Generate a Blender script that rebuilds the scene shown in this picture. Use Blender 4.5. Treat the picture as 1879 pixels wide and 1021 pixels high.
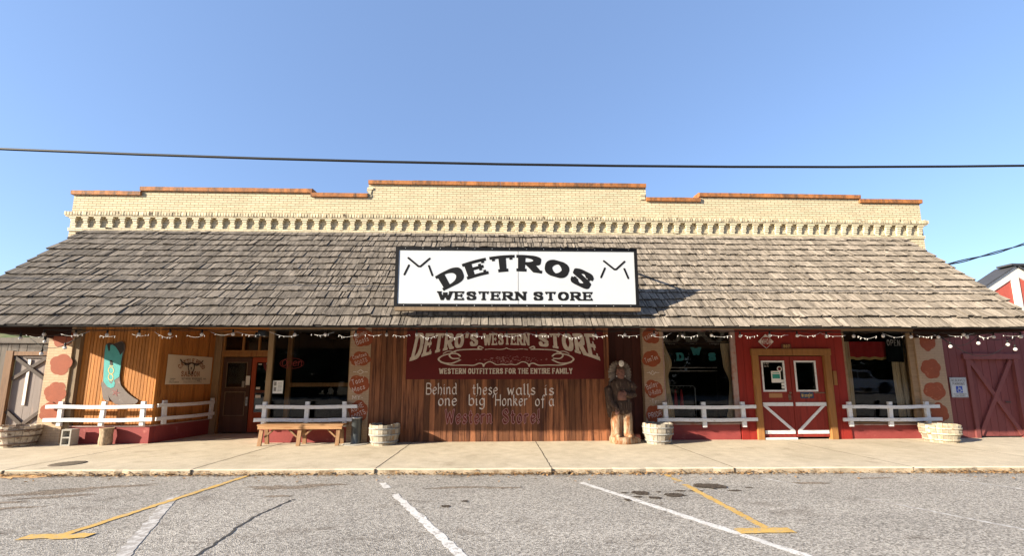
import bpy, bmesh, math, random
from mathutils import Vector, Matrix
from mathutils.geometry import delaunay_2d_cdt
R = random.Random(7)
rad = math.radians

# ------------------------------------------------------------------ camera, sky, sun
for o in list(bpy.data.objects): bpy.data.objects.remove(o)
SC = bpy.context.scene; COL = SC.collection
cam = bpy.data.cameras.new("camera"); camo = bpy.data.objects.new("camera", cam); COL.objects.link(camo)
SC.camera = camo
PITCH, YAW, ROLL, CAMD, CAMH = rad(7.72), rad(1.85), -0.002, 10.838, 1.55
fw = Vector((math.sin(YAW)*math.cos(PITCH), math.cos(YAW)*math.cos(PITCH), math.sin(PITCH)))
rt = Vector((math.cos(YAW), -math.sin(YAW), 0)); up = rt.cross(fw)
rt = rt*math.cos(ROLL)+up*math.sin(ROLL); up = rt.cross(fw)
m = Matrix((rt, up, -fw)).transposed().to_4x4(); m.translation = (0, -CAMD, CAMH)
camo.matrix_world = m
cam.sensor_fit = 'HORIZONTAL'; cam.sensor_width = 36; cam.lens = 750/1879*36
cam.shift_y = 87.5/1879; cam.clip_start = 0.05; cam.clip_end = 3000
SC.render.resolution_x = 1024; SC.render.resolution_y = 557

SUN = Vector((-2.2, -1.0, 0.865)).normalized()
EL = math.asin(SUN.z)
world = bpy.data.worlds.new("World"); SC.world = world; world.use_nodes = True
wn = world.node_tree.nodes; wl = world.node_tree.links
sky = wn.new('ShaderNodeTexSky'); sky.sky_type = 'NISHITA'; sky.sun_disc = False
sky.sun_elevation = EL; sky.sun_rotation = math.atan2(SUN.x, SUN.y)
sky.altitude = 400; sky.air_density = 1.0; sky.dust_density = 0.9; sky.ozone_density = 2.6
bg = wn['Background']; bg.inputs['Strength'].default_value = 0.105
mixs = wn.new('ShaderNodeMix'); mixs.data_type = 'RGBA'; mixs.inputs[0].default_value = 0.42   # a little even haze-blue evens out the clear sky
mixs.inputs[7].default_value = (1.12, 1.72, 3.2, 1)
wl.new(sky.outputs[0], mixs.inputs[6]); wl.new(mixs.outputs[2], bg.inputs['Color'])
sl = bpy.data.lights.new("sun", 'SUN'); sl.energy = 5.0; sl.angle = rad(0.5); sl.color = (1.0, 0.89, 0.71)
so = bpy.data.objects.new("sun", sl); COL.objects.link(so)
so.rotation_euler = (-SUN).to_track_quat('-Z', 'Y').to_euler(); so.location = (-40, -30, 30)
SC.view_settings.view_transform = 'Standard'; SC.view_settings.look = 'None'
SC.view_settings.gamma = 1; SC.view_settings.exposure = 1.52
SC.cycles.max_bounces = 6; SC.cycles.transparent_max_bounces = 12

# ------------------------------------------------------------------ helpers
def tag(o, label=None, cat=None, group=None, kind=None):
    if label: o['label'] = label
    if cat: o['category'] = cat
    if group: o['group'] = group
    if kind: o['kind'] = kind
    return o
def thing(name, label, cat, loc=(0, 0, 0), group=None):
    o = bpy.data.objects.new(name, None); COL.objects.link(o); o.location = loc
    o.empty_display_size = 0.2
    return tag(o, label, cat, group)
def worldloc(o):
    v = Vector((0, 0, 0))
    while o: v += o.location; o = o.parent
    return v
def copy_tree(o, parent=None):
    c = o.copy(); COL.objects.link(c)
    if parent: c.parent = parent
    for ch in [x for x in bpy.data.objects if x.parent == o]: copy_tree(ch, c)
    return c

class MB:
    """collects geometry in world coordinates, linked as ONE mesh object"""
    def __init__(s): s.v = []; s.f = []; s.r = []; s.smooth = []
    def add(s, vs, fs, rnd=None, smooth=False):
        b = len(s.v); s.v += [tuple(p) for p in vs]
        rnd = R.random() if rnd is None else rnd
        rl = rnd if isinstance(rnd, list) else [rnd]*len(fs)
        for f, q in zip(fs, rl): s.f.append([b+i for i in f]); s.r.append(q); s.smooth.append(smooth)
        return s
    def obox(s, c, ax, ay, az, rnd=None):
        c, ax, ay, az = map(Vector, (c, ax, ay, az))
        vs = [c+ax*i+ay*j+az*k for k in (-1, 1) for j in (-1, 1) for i in (-1, 1)]
        return s.add(vs, [(0, 2, 3, 1), (4, 5, 7, 6), (0, 1, 5, 4), (2, 6, 7, 3), (0, 4, 6, 2), (1, 3, 7, 5)], rnd)
    def box(s, x0, x1, y0, y1, z0, z1, rnd=None):
        return s.obox(((x0+x1)/2, (y0+y1)/2, (z0+z1)/2), ((x1-x0)/2, 0, 0), (0, (y1-y0)/2, 0), (0, 0, (z1-z0)/2), rnd)
    def bar(s, p, q, w, h, upv=(0, 0, 1), rnd=None):
        p, q = Vector(p), Vector(q); d = (q-p); u = Vector(upv)
        sx = d.cross(u); sx.normalize(); uz = sx.cross(d); uz.normalize()
        return s.obox((p+q)/2, d/2, sx*w/2, uz*h/2, rnd)
    def quad(s, a, b, c, d, rnd=None): return s.add([a, b, c, d], [(0, 1, 2, 3)], rnd)
    def tube(s, pts, r, n=6, rnd=None, cap=True):
        pts = [Vector(p) for p in pts]; rs = r if isinstance(r, (list, tuple)) else [r]*len(pts)
        vs = []; ref = Vector((0.13, 0.21, 0.97))
        for i, p in enumerate(pts):
            d = (pts[min(i+1, len(pts)-1)]-pts[max(i-1, 0)]); d.normalize()
            rf = ref if abs(d.dot(ref)) < 0.95 else Vector((1, 0.1, 0))
            a = d.cross(rf); a.normalize(); b = d.cross(a)
            for k in range(n):
                t = 2*math.pi*k/n; vs.append(p+(a*math.cos(t)+b*math.sin(t))*rs[i])
        fs = [(i*n+k, i*n+(k+1) % n, (i+1)*n+(k+1) % n, (i+1)*n+k) for i in range(len(pts)-1) for k in range(n)]
        if cap: fs += [tuple(range(n))[::-1], tuple(range((len(pts)-1)*n, len(pts)*n))]
        return s.add(vs, fs, rnd, True)
    def rings(s, rings, rnd=None, cap=True, smooth=True):
        n = len(rings[0]); vs = [p for r in rings for p in r]
        fs = [(i*n+k, i*n+(k+1) % n, (i+1)*n+(k+1) % n, (i+1)*n+k) for i in range(len(rings)-1) for k in range(n)]
        if cap: fs += [tuple(range(n))[::-1], tuple(range((len(rings)-1)*n, len(rings)*n))]
        return s.add(vs, fs, rnd, smooth)
    def lathe(s, c, prof, n=24, rnd=None, cap=False, smooth=True, wob=0):
        c = Vector(c); ph = [R.uniform(-wob, wob) for _ in range(n)]
        return s.rings([[c+Vector((r*(1+ph[k])*math.cos(2*math.pi*k/n), r*(1+ph[k])*math.sin(2*math.pi*k/n), z)) for k in range(n)] for r, z in prof], rnd, cap, smooth)
    def loft(s, secs, n=18, rnd=None):
        """secs: (cx, cy, cz, rx, ry)"""
        return s.rings([[Vector((x+rx*math.cos(2*math.pi*k/n), y+ry*math.sin(2*math.pi*k/n), z)) for k in range(n)] for x, y, z, rx, ry in secs], rnd)
    def ball(s, c, rx, ry, rz, n=12, m=8, rnd=None):
        c = Vector(c); rr = []
        for i in range(m+1):
            t = math.pi*i/m; q = max(math.sin(t), 0.02)
            rr.append([c+Vector((rx*q*math.cos(2*math.pi*k/n), ry*q*math.sin(2*math.pi*k/n), -rz*math.cos(t))) for k in range(n)])
        return s.rings(rr, rnd)
    def build(s, name, mat, parent=None, remesh=0, bevel=0):
        org = worldloc(parent) if parent else Vector((0, 0, 0))
        me = bpy.data.meshes.new(name); me.from_pydata([tuple(Vector(p)-org) for p in s.v], [], s.f)
        a = me.attributes.new('rnd', 'FLOAT', 'FACE'); a.data.foreach_set('value', s.r)
        me.polygons.foreach_set('use_smooth', s.smooth)
        me.materials.append(mat); me.update()
        o = bpy.data.objects.new(name, me); COL.objects.link(o)
        if parent: o.parent = parent
        if remesh:
            md = o.modifiers.new('remesh', 'REMESH'); md.mode = 'VOXEL'; md.voxel_size = remesh; md.use_smooth_shade = True
            sm = o.modifiers.new('smooth', 'SMOOTH'); sm.factor = 0.5; sm.iterations = 3
            dg = bpy.context.evaluated_depsgraph_get(); me2 = bpy.data.meshes.new_from_object(o.evaluated_get(dg))
            o.modifiers.clear(); o.data = me2
            if not me2.materials: me2.materials.append(mat)
        if bevel:
            b = o.modifiers.new('bevel', 'BEVEL'); b.width = bevel; b.segments = 2; b.limit_method = 'ANGLE'
        return o

# ------------------------------------------------------------------ materials
def newmat(name):
    m = bpy.data.materials.new(name); m.use_nodes = True
    nt = m.node_tree; return m, nt, nt.nodes, nt.links, nt.nodes['Principled BSDF']
def rgb(c): return (c[0], c[1], c[2], 1)
def math_node(nt, op, a, b=None, clamp=False):
    n = nt.nodes.new('ShaderNodeMath'); n.operation = op; n.use_clamp = clamp
    for i, x in enumerate((a, b)):
        if x is None: continue
        if isinstance(x, (int, float)): n.inputs[i].default_value = x
        else: nt.links.new(x, n.inputs[i])
    return n.outputs[0]
def coords(nt, scale=(1, 1, 1), off=(0, 0, 0)):
    t = nt.nodes.new('ShaderNodeTexCoord'); mp = nt.nodes.new('ShaderNodeMapping')
    nt.links.new(t.outputs['Object'], mp.inputs[0]); mp.inputs['Scale'].default_value = scale; mp.inputs['Location'].default_value = off
    return mp.outputs[0]
def noise(nt, vec, scale, detail=6, rough=0.6, dist=0):
    n = nt.nodes.new('ShaderNodeTexNoise'); n.inputs['Scale'].default_value = scale
    n.inputs['Detail'].default_value = detail; n.inputs['Roughness'].default_value = rough; n.inputs['Distortion'].default_value = dist
    nt.links.new(vec, n.inputs['Vector']); return n.outputs['Fac']
def ramp(nt, fac, a, b):
    r = nt.nodes.new('ShaderNodeMapRange'); r.inputs[1].default_value = a; r.inputs[2].default_value = b; r.clamp = True
    nt.links.new(fac, r.inputs[0]); return r.outputs[0]
def mixc(nt, fac, a, b, mode='MIX'):
    n = nt.nodes.new('ShaderNodeMix'); n.data_type = 'RGBA'; n.blend_type = mode
    for sock, x in ((n.inputs[0], fac), (n.inputs[6], a), (n.inputs[7], b)):
        if isinstance(x, (int, float)): sock.default_value = x
        elif isinstance(x, tuple): sock.default_value = rgb(x)
        else: nt.links.new(x, sock)
    return n.outputs[2]
def attr(nt, name='rnd'):
    a = nt.nodes.new('ShaderNodeAttribute'); a.attribute_name = name; return a.outputs['Fac']
def M(name, col, rough=0.75, var=0.18, scale=3.0, stretch=(1, 1, 1), bump=0.0, rnd=0.0, dirt=None, dlim=(0.5, 0.65), dscale=4.0,
      dstretch=None, fine=0.12, fscale=40.0, metal=0.0, spec=0.3, alt=None, drough=0.0):
    """a procedural surface: base colour x blotches x fine grain x per-piece variation, plus patches of dirt or wear"""
    m, nt, N, L, B = newmat(name)
    v = coords(nt, stretch)
    f1 = noise(nt, v, scale); f2 = noise(nt, v, fscale, 4, 0.7)
    k = math_node(nt, 'ADD', math_node(nt, 'MULTIPLY', math_node(nt, 'SUBTRACT', f1, 0.5), 4*var), 1.0)
    k2 = math_node(nt, 'ADD', math_node(nt, 'MULTIPLY', math_node(nt, 'SUBTRACT', f2, 0.5), 4*fine), 1.0)
    k = math_node(nt, 'MULTIPLY', k, k2)
    if rnd:
        k = math_node(nt, 'MULTIPLY', k, math_node(nt, 'ADD', math_node(nt, 'MULTIPLY', math_node(nt, 'SUBTRACT', attr(nt), 0.5), 2*rnd), 1.0))
    base = rgb(col)
    c0 = mixc(nt, ramp(nt, f1, 0.35, 0.65), col, alt) if alt else col
    vm = nt.nodes.new('ShaderNodeVectorMath'); vm.operation = 'SCALE'
    if isinstance(c0, tuple): vm.inputs[0].default_value = c0
    else: L.new(c0, vm.inputs[0])
    L.new(k, vm.inputs['Scale'])
    c = vm.outputs[0]
    if dirt:
        dv = coords(nt, dstretch or stretch, (3.1, 1.7, 5.3))
        c = mixc(nt, ramp(nt, noise(nt, dv, dscale, 8, 0.65), *dlim), c, dirt)
    L.new(c, B.inputs['Base Color'])
    B.inputs['Roughness'].default_value = rough; B.inputs['Metallic'].default_value = metal
    B.inputs['Specular IOR Level'].default_value = spec
    if drough: B.inputs['Diffuse Roughness'].default_value = drough
    if bump:
        b = N.new('ShaderNodeBump'); b.inputs['Strength'].default_value = min(bump, 1.0); b.inputs['Distance'].default_value = 0.01
        L.new(math_node(nt, 'ADD', f2, math_node(nt, 'MULTIPLY', f1, 0.6)), b.inputs['Height']); L.new(b.outputs[0], B.inputs['Normal'])
    return m
def brick_mat(name, c1, c2, mortar, stain=(0.16, 0.11, 0.07), bw=0.215, rh=0.0665, ms=0.007, stn=(0.62, 0.75)):
    m, nt, N, L, B = newmat(name)
    t = N.new('ShaderNodeTexCoord'); sx = N.new('ShaderNodeSeparateXYZ'); L.new(t.outputs['Object'], sx.inputs[0])
    cx = N.new('ShaderNodeCombineXYZ')
    L.new(math_node(nt, 'ADD', sx.outputs[0], sx.outputs[1]), cx.inputs[0]); L.new(sx.outputs[2], cx.inputs[1])
    b = N.new('ShaderNodeTexBrick'); L.new(cx.outputs[0], b.inputs['Vector'])
    b.inputs['Scale'].default_value = 1; b.inputs['Brick Width'].default_value = bw; b.inputs['Row Height'].default_value = rh
    b.inputs['Mortar Size'].default_value = ms/2; b.inputs['Mortar Smooth'].default_value = 0.1; b.inputs['Bias'].default_value = 0
    b.inputs['Color1'].default_value = rgb(c1); b.inputs['Color2'].default_value = rgb(c2); b.inputs['Mortar'].default_value = rgb(mortar)
    n = noise(nt, t.outputs['Object'], 1.3); n2 = noise(nt, t.outputs['Object'], 30, 3)
    k = math_node(nt, 'ADD', math_node(nt, 'MULTIPLY', math_node(nt, 'ADD', n, n2), 0.35), 0.65)
    c = mixc(nt, 1.0, b.outputs['Color'], k, 'MULTIPLY')
    mp = coords(nt, (3, 3, 0.8)); s = ramp(nt, noise(nt, mp, 1.6, 8, 0.7), *stn)
    c = mixc(nt, math_node(nt, 'MULTIPLY', s, 0.55), c, stain)
    L.new(c, B.inputs['Base Color']); B.inputs['Roughness'].default_value = 0.85; B.inputs['Specular IOR Level'].default_value = 0.2
    bp = N.new('ShaderNodeBump'); bp.inputs['Strength'].default_value = 0.6; bp.inputs['Distance'].default_value = 0.006
    L.new(math_node(nt, 'ADD', math_node(nt, 'SUBTRACT', 1.0, b.outputs['Fac']), math_node(nt, 'MULTIPLY', n2, 0.4)), bp.inputs['Height']); L.new(bp.outputs[0], B.inputs['Normal'])
    return m
def glass_mat(name, tint=(0.82, 0.85, 0.86), ior=1.45):
    m, nt, N, L, B = newmat(name); N.remove(B)
    tr = N.new('ShaderNodeBsdfTransparent'); tr.inputs[0].default_value = rgb(tint)
    gl = N.new('ShaderNodeBsdfGlossy'); gl.inputs['Roughness'].default_value = 0.015
    fr = N.new('ShaderNodeFresnel'); fr.inputs[0].default_value = ior
    v = coords(nt); bp = N.new('ShaderNodeBump'); bp.inputs['Strength'].default_value = 0.06; bp.inputs['Distance'].default_value = 0.02
    L.new(noise(nt, v, 1.6, 2), bp.inputs['Height']); L.new(bp.outputs[0], gl.inputs['Normal'])
    mx = N.new('ShaderNodeMixShader'); L.new(math_node(nt, 'MULTIPLY', fr.outputs[0], 1.1, True), mx.inputs[0]); L.new(tr.outputs[0], mx.inputs[1]); L.new(gl.outputs[0], mx.inputs[2])
    L.new(mx.outputs[0], N['Material Output'].inputs[0]); return m
def wood(name, col, rnd=0.2, dirt=None, dlim=(0.55, 0.7), rough=0.75, axis='z', **k):
    st = {'z': (9, 9, 0.7), 'x': (0.7, 9, 9), 'y': (9, 0.7, 9)}[axis]
    a = dict(var=0.2, scale=1.5, fine=0.16, fscale=7, bump=0.35); a.update(k)
    return M(name, col, rough, stretch=st, rnd=rnd, dirt=dirt, dlim=dlim, dscale=1.0, **a)
def emit(name, col, s):
    m, nt, N, L, B = newmat(name); B.inputs['Base Color'].default_value = rgb(col)
    B.inputs['Emission Color'].default_value = rgb(col); B.inputs['Emission Strength'].default_value = s; return m

MT = {}
MT['brick'] = brick_mat('yellow_brick', (0.56, 0.48, 0.325), (0.50, 0.42, 0.275), (0.15, 0.105, 0.055), ms=0.010)
MT['pillarbrick'] = brick_mat('peach_brick', (0.50, 0.365, 0.24), (0.46, 0.33, 0.215), (0.33, 0.22, 0.14))
MT['brickpaint'] = brick_mat('painted_brick', (0.40, 0.285, 0.19), (0.37, 0.26, 0.175), (0.28, 0.19, 0.125), (0.2, 0.12, 0.07), ms=0.006)
MT['brickend'] = brick_mat('side_brick', (0.22, 0.21, 0.20), (0.18, 0.17, 0.17), (0.12, 0.12, 0.12))
MT['corbel'] = M('corbel_brick', (0.56, 0.485, 0.335), var=0.1, scale=4, rnd=0.12, bump=0.3, dirt=(0.2, 0.14, 0.08), dlim=(0.62, 0.75), dscale=6)
MT['soldier'] = M('soldier_brick', (0.52, 0.44, 0.295), var=0.2, scale=5, rnd=0.25, bump=0.3, dirt=(0.06, 0.035, 0.02), dlim=(0.56, 0.66), dscale=7, dstretch=(1, 1, 0.6))
MT['coping'] = M('terracotta_coping', (0.36, 0.140, 0.045), var=0.25, scale=3, stretch=(3, 3, 1), bump=0.5, rnd=0.12, dirt=(0.06, 0.04, 0.027), dlim=(0.46, 0.70), dscale=3.5, dstretch=(2, 2, 1), fine=0.3)
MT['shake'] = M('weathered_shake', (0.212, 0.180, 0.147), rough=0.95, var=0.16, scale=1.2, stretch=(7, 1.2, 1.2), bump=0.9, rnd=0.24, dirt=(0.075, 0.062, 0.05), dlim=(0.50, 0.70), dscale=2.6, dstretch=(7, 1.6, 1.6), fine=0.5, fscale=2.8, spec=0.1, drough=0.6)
MT['felt'] = M('roofing_felt', (0.02, 0.018, 0.016), rough=0.95)
MT['darkwood'] = wood('dark_eave_wood', (0.028, 0.010, 0.008), axis='x')
MT['soffit'] = wood('soffit_board', (0.20, 0.11, 0.06), axis='x')
MT['cedar'] = wood('cedar_board', (0.42, 0.170, 0.042), rnd=0.22, dirt=(0.13, 0.04, 0.012), dlim=(0.60, 0.70))
MT['plank'] = wood('brown_plank', (0.21, 0.082, 0.037), rnd=0.5, dirt=(0.055, 0.018, 0.010), dlim=(0.46, 0.64), var=0.3, fine=0.25)
MT['plankdark'] = wood('dark_red_plank', (0.06, 0.016, 0.011), rnd=0.25)
MT['trimtan'] = wood('tan_trim', (0.27, 0.18, 0.105), axis='x', rnd=0.1)
MT['posttan'] = wood('tan_post', (0.27, 0.18, 0.095), rnd=0.12, dirt=(0.2, 0.11, 0.05))
MT['postgrey'] = wood('weathered_post', (0.20, 0.14, 0.085), rnd=0.15, dirt=(0.08, 0.05, 0.035))
MT['orangewood'] = wood('orange_frame_wood', (0.28, 0.13, 0.04), rnd=0.12, dirt=(0.16, 0.06, 0.02), dlim=(0.58, 0.7))
MT['redwall'] = wood('red_plank', (0.24, 0.018, 0.012), rnd=0.10, dirt=(0.17, 0.014, 0.01), dlim=(0.52, 0.7), var=0.12, fine=0.08, bump=0.2)
MT['reddoor'] = wood('red_door', (0.22, 0.025, 0.017), rnd=0.08, dirt=(0.13, 0.015, 0.01), dlim=(0.52, 0.7), var=0.12, fine=0.08, bump=0.2)
MT['knee'] = M('red_stucco', (0.24, 0.045, 0.042), var=0.14, scale=2, bump=0.25, dirt=(0.45, 0.16, 0.13), dlim=(0.6, 0.75), dscale=3)
MT['maroon'] = wood('maroon_plank', (0.165, 0.044, 0.041), rnd=0.10, var=0.1, fine=0.08, bump=0.2, dirt=(0.17, 0.04, 0.038))
MT['maroon2'] = wood('maroon_trim', (0.185, 0.054, 0.05), rnd=0.08, var=0.1, fine=0.08)
MT['greywood'] = wood('grey_weathered_wood', (0.105, 0.086, 0.07), rnd=0.25, dirt=(0.10, 0.075, 0.055), dlim=(0.48, 0.68), var=0.3, fine=0.25)
MT['brace'] = wood('dark_brace_wood', (0.07, 0.05, 0.04), rnd=0.2)
MT['shedtan'] = wood('brown_frame_wood', (0.15, 0.08, 0.04), rnd=0.15, dirt=(0.1, 0.05, 0.03))
MT['shedpanel'] = wood('faded_pink_panel', (0.20, 0.165, 0.15), rnd=0.06, var=0.08, fine=0.06, dirt=(0.35, 0.24, 0.19))
MT['white'] = M('white_rail_paint', (0.68, 0.69, 0.71), rough=0.55, var=0.06, scale=3, fine=0.05, dirt=(0.50, 0.47, 0.43), dlim=(0.54, 0.68), dscale=6, dstretch=(2, 2, 5), bump=0.2)
MT['palestrip'] = M('pale_strip_surface', (0.66, 0.62, 0.58), rough=0.6, var=0.08, dirt=(0.35, 0.2, 0.16), dlim=(0.62, 0.72), dscale=9)
MT['pinksill'] = M('pale_sill_paint', (0.36, 0.26, 0.23), rough=0.7, var=0.12, dirt=(0.3, 0.12, 0.09))
MT['signwhite'] = M('sign_white', (0.47, 0.49, 0.51), rough=0.5, var=0.03, scale=1.2, fine=0.02, dirt=(0.62, 0.60, 0.55), dlim=(0.66, 0.8), dscale=3)
MT['black'] = M('black_paint', (0.010, 0.010, 0.011), rough=0.6, var=0.3, spec=0.1)
MT['signred'] = M('sign_dark_red', (0.105, 0.006, 0.006), rough=0.6, var=0.12, scale=2, dirt=(0.10, 0.008, 0.006), dlim=(0.5, 0.75))
MT['cream'] = M('cream_paint', (0.56, 0.50, 0.43), rough=0.7, var=0.2, scale=6, fine=0.1, dirt=(0.16, 0.05, 0.035), dlim=(0.62, 0.68), dscale=14)
MT['wallwhite'] = M('white_wall_paint', (0.64, 0.57, 0.52), rough=0.7, var=0.12, scale=6, dirt=(0.36, 0.2, 0.14), dlim=(0.58, 0.7), dscale=12)
MT['letterdark'] = wood('dark_letter_paint', (0.13, 0.028, 0.018), rnd=0.2)
MT['pinkpaint'] = M('faded_pink_paint', (0.38, 0.19, 0.19), rough=0.7, var=0.2, scale=6)
MT['blob'] = M('russet_patch_paint', (0.26, 0.062, 0.025), rough=0.75, var=0.14, scale=5, bump=0.25, dirt=(0.42, 0.16, 0.08), dlim=(0.6, 0.72), dscale=7)
MT['glass'] = glass_mat('window_glass')
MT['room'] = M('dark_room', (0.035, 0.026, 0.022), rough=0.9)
MT['curtain'] = M('beige_curtain', (0.72, 0.54, 0.32), rough=0.9, var=0.15, scale=3, stretch=(6, 6, 1), bump=0.2)
MT['valance'] = M('red_valance', (0.42, 0.03, 0.03), rough=0.85, var=0.2, scale=5)
MT['gold'] = M('gold_fringe', (0.50, 0.34, 0.12), rough=0.8, var=0.2, scale=12)
MT['turq'] = M('turquoise_paint', (0.07, 0.34, 0.335), rough=0.7, var=0.16, scale=6)
MT['bootgrey'] = M('grey_boot_paint', (0.145, 0.118, 0.108), rough=0.7, var=0.15, scale=4, dirt=(0.30, 0.26, 0.24), dlim=(0.6, 0.72), dscale=8)
MT['bootblack'] = M('black_boot_paint', (0.03, 0.022, 0.02), rough=0.7)
MT['stitch'] = M('yellow_stitch_paint', (0.48, 0.40, 0.17), rough=0.7, var=0.2, scale=10)
MT['bootred'] = M('faded_red_paint', (0.22, 0.09, 0.085), rough=0.7, var=0.2, scale=10)
MT['banner'] = M('banner_vinyl', (0.66, 0.58, 0.46), rough=0.5, var=0.05, scale=1.5, fine=0.02)
MT['rust'] = M('rust_print', (0.30, 0.10, 0.025), rough=0.6)
MT['ink'] = M('dark_ink', (0.05, 0.035, 0.03), rough=0.6)
MT['greyink'] = M('grey_ink', (0.24, 0.22, 0.20), rough=0.6)
MT['paper'] = M('paper', (0.72, 0.70, 0.66), rough=0.7, var=0.04)
MT['benchwood'] = wood('bench_wood', (0.34, 0.19, 0.09), axis='x', rnd=0.12, dirt=(0.24, 0.09, 0.025), dlim=(0.52, 0.64))
MT['benchleg'] = wood('bench_leg_wood', (0.25, 0.14, 0.07), rnd=0.15, dirt=(0.18, 0.08, 0.03))
MT['can'] = M('dark_grey_metal', (0.045, 0.052, 0.056), rough=0.4, var=0.08, metal=0.3, spec=0.5)
MT['steel'] = M('dull_steel', (0.42, 0.42, 0.42), rough=0.4, metal=0.7, var=0.1)
MT['hoop'] = M('rusty_hoop', (0.22, 0.16, 0.12), rough=0.7, metal=0.4, var=0.3, dirt=(0.14, 0.05, 0.02))
MT['hoopgrey'] = M('painted_hoop', (0.26, 0.26, 0.25), rough=0.7, var=0.3, scale=6, dirt=(0.2, 0.12, 0.06), dlim=(0.55, 0.65), dscale=8)
MT['hooptan'] = M('flaking_hoop', (0.46, 0.40, 0.30), rough=0.7, var=0.3, scale=6, dirt=(0.26, 0.13, 0.06), dlim=(0.5, 0.6), dscale=8)
MT['soil'] = M('dark_soil', (0.03, 0.022, 0.016), rough=1.0, var=0.3, scale=20)
BST = dict(axis='z', var=0.25, fine=0.2)
MT['barrelbrown'] = M('bare_barrel_wood', (0.50, 0.42, 0.33), rough=0.85, var=0.3, scale=3, stretch=(2, 2, 5), bump=0.6, rnd=0.3, dirt=(0.10, 0.05, 0.03), dlim=(0.52, 0.60), dscale=2.2, fine=0.3, fscale=12)
MT['barrelgrey'] = wood('whitewashed_barrel_wood', (0.34, 0.30, 0.24), rnd=0.28, dirt=(0.28, 0.17, 0.08), dlim=(0.55, 0.68), **BST)
MT['barreltan'] = wood('flaking_barrel_wood', (0.30, 0.27, 0.225), rnd=0.28, dirt=(0.26, 0.13, 0.06), dlim=(0.56, 0.66), **BST)
MT['barrelcream'] = wood('cream_barrel_wood', (0.33, 0.29, 0.22), rnd=0.28, dirt=(0.32, 0.19, 0.08), dlim=(0.57, 0.66), **BST)
MT['block'] = M('concrete_block', (0.36, 0.34, 0.30), rough=0.95, var=0.12, bump=0.6, fine=0.2, fscale=60)
MT['bark'] = M('log_bark', (0.36, 0.27, 0.18), rough=0.95, var=0.4, scale=5, stretch=(2, 2, 0.8), bump=0.9, fine=0.3, fscale=20)
MT['logtop'] = M('log_end', (0.42, 0.31, 0.20), rough=0.9, var=0.2)
MT['carvedark'] = M('dark_carved_wood', (0.055, 0.033, 0.023), rough=0.8, var=0.45, scale=5, stretch=(3, 3, 1.2), bump=0.9, fine=0.35, fscale=14, dirt=(0.14, 0.095, 0.065), dlim=(0.54, 0.64), dscale=5)
MT['carveface'] = M('carved_face_wood', (0.17, 0.08, 0.06), rough=0.7, var=0.2, scale=6, stretch=(2, 2, 1))
MT['carvelight'] = M('pale_carved_wood', (0.30, 0.22, 0.145), rough=0.85, var=0.3, scale=3, stretch=(4, 4, 1), bump=0.8, dirt=(0.20, 0.075, 0.025), dlim=(0.44, 0.60), dscale=3.5, fine=0.2, fscale=12)
MT['feather'] = M('grey_carved_feather', (0.17, 0.14, 0.12), rough=0.8, var=0.3, scale=8, bump=0.5, rnd=0.2)
MT['bulbglass'] = M('frosted_bulb', (0.60, 0.56, 0.52), rough=0.2, var=0.02, spec=0.6)
MT['cord'] = M('black_cord', (0.012, 0.012, 0.012), rough=0.6)
MT['whitecord'] = M('white_cord', (0.62, 0.60, 0.57), rough=0.5)
MT['neon'] = emit('neon_red', (0.40, 0.06, 0.045), 0.05)
MT['tinsel'] = M('pale_tinsel', (0.42, 0.40, 0.33), rough=0.7, var=0.3, scale=20)
MT['blue'] = M('sign_blue', (0.02, 0.06, 0.36), rough=0.4)
MT['denim'] = M('dark_blue_plaque', (0.02, 0.045, 0.10), rough=0.5)
MT['green'] = M('green_print', (0.03, 0.25, 0.20), rough=0.5)
MT['brown'] = wood('brown_plate', (0.12, 0.04, 0.025), axis='x')
MT['darkdoor'] = wood('dark_old_door', (0.075, 0.035, 0.022), rnd=0.15, dirt=(0.20, 0.13, 0.09), dlim=(0.6, 0.72))
MT['rustdoor'] = wood('rust_red_door', (0.30, 0.055, 0.018), rnd=0.1, dirt=(0.2, 0.04, 0.015))
MT['leafdry'] = M('dry_leaf', (0.26, 0.15, 0.065), rough=0.9, var=0.2, rnd=0.6)
MT['iron'] = M('cast_iron', (0.12, 0.095, 0.07), rough=0.8, var=0.3, bump=0.5)
MT['roofdark'] = M('dark_roof_metal', (0.05, 0.05, 0.055), rough=0.6)
MT['barnred'] = wood('faded_red_siding', (0.42, 0.085, 0.06), rnd=0.1, var=0.1, fine=0.08)
MT['barnwhite'] = M('barn_white_trim', (0.60, 0.57, 0.52), rough=0.6, var=0.06)
MT['yline'] = M('yellow_line_paint', (0.52, 0.33, 0.095), rough=0.8, var=0.15, scale=3, fine=0.25, fscale=60, dirt=(0.31, 0.285, 0.26), dlim=(0.54, 0.62), dscale=22)
MT['wline'] = M('white_line_paint', (0.58, 0.56, 0.53), rough=0.8, var=0.12, scale=3, fine=0.25, fscale=60, dirt=(0.31, 0.285, 0.26), dlim=(0.53, 0.61), dscale=22)
MT['wlinefaint'] = M('worn_white_line_paint', (0.50, 0.48, 0.455), rough=0.85, var=0.12, fine=0.25, fscale=60, dirt=(0.31, 0.285, 0.26), dlim=(0.42, 0.54), dscale=16)

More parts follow.
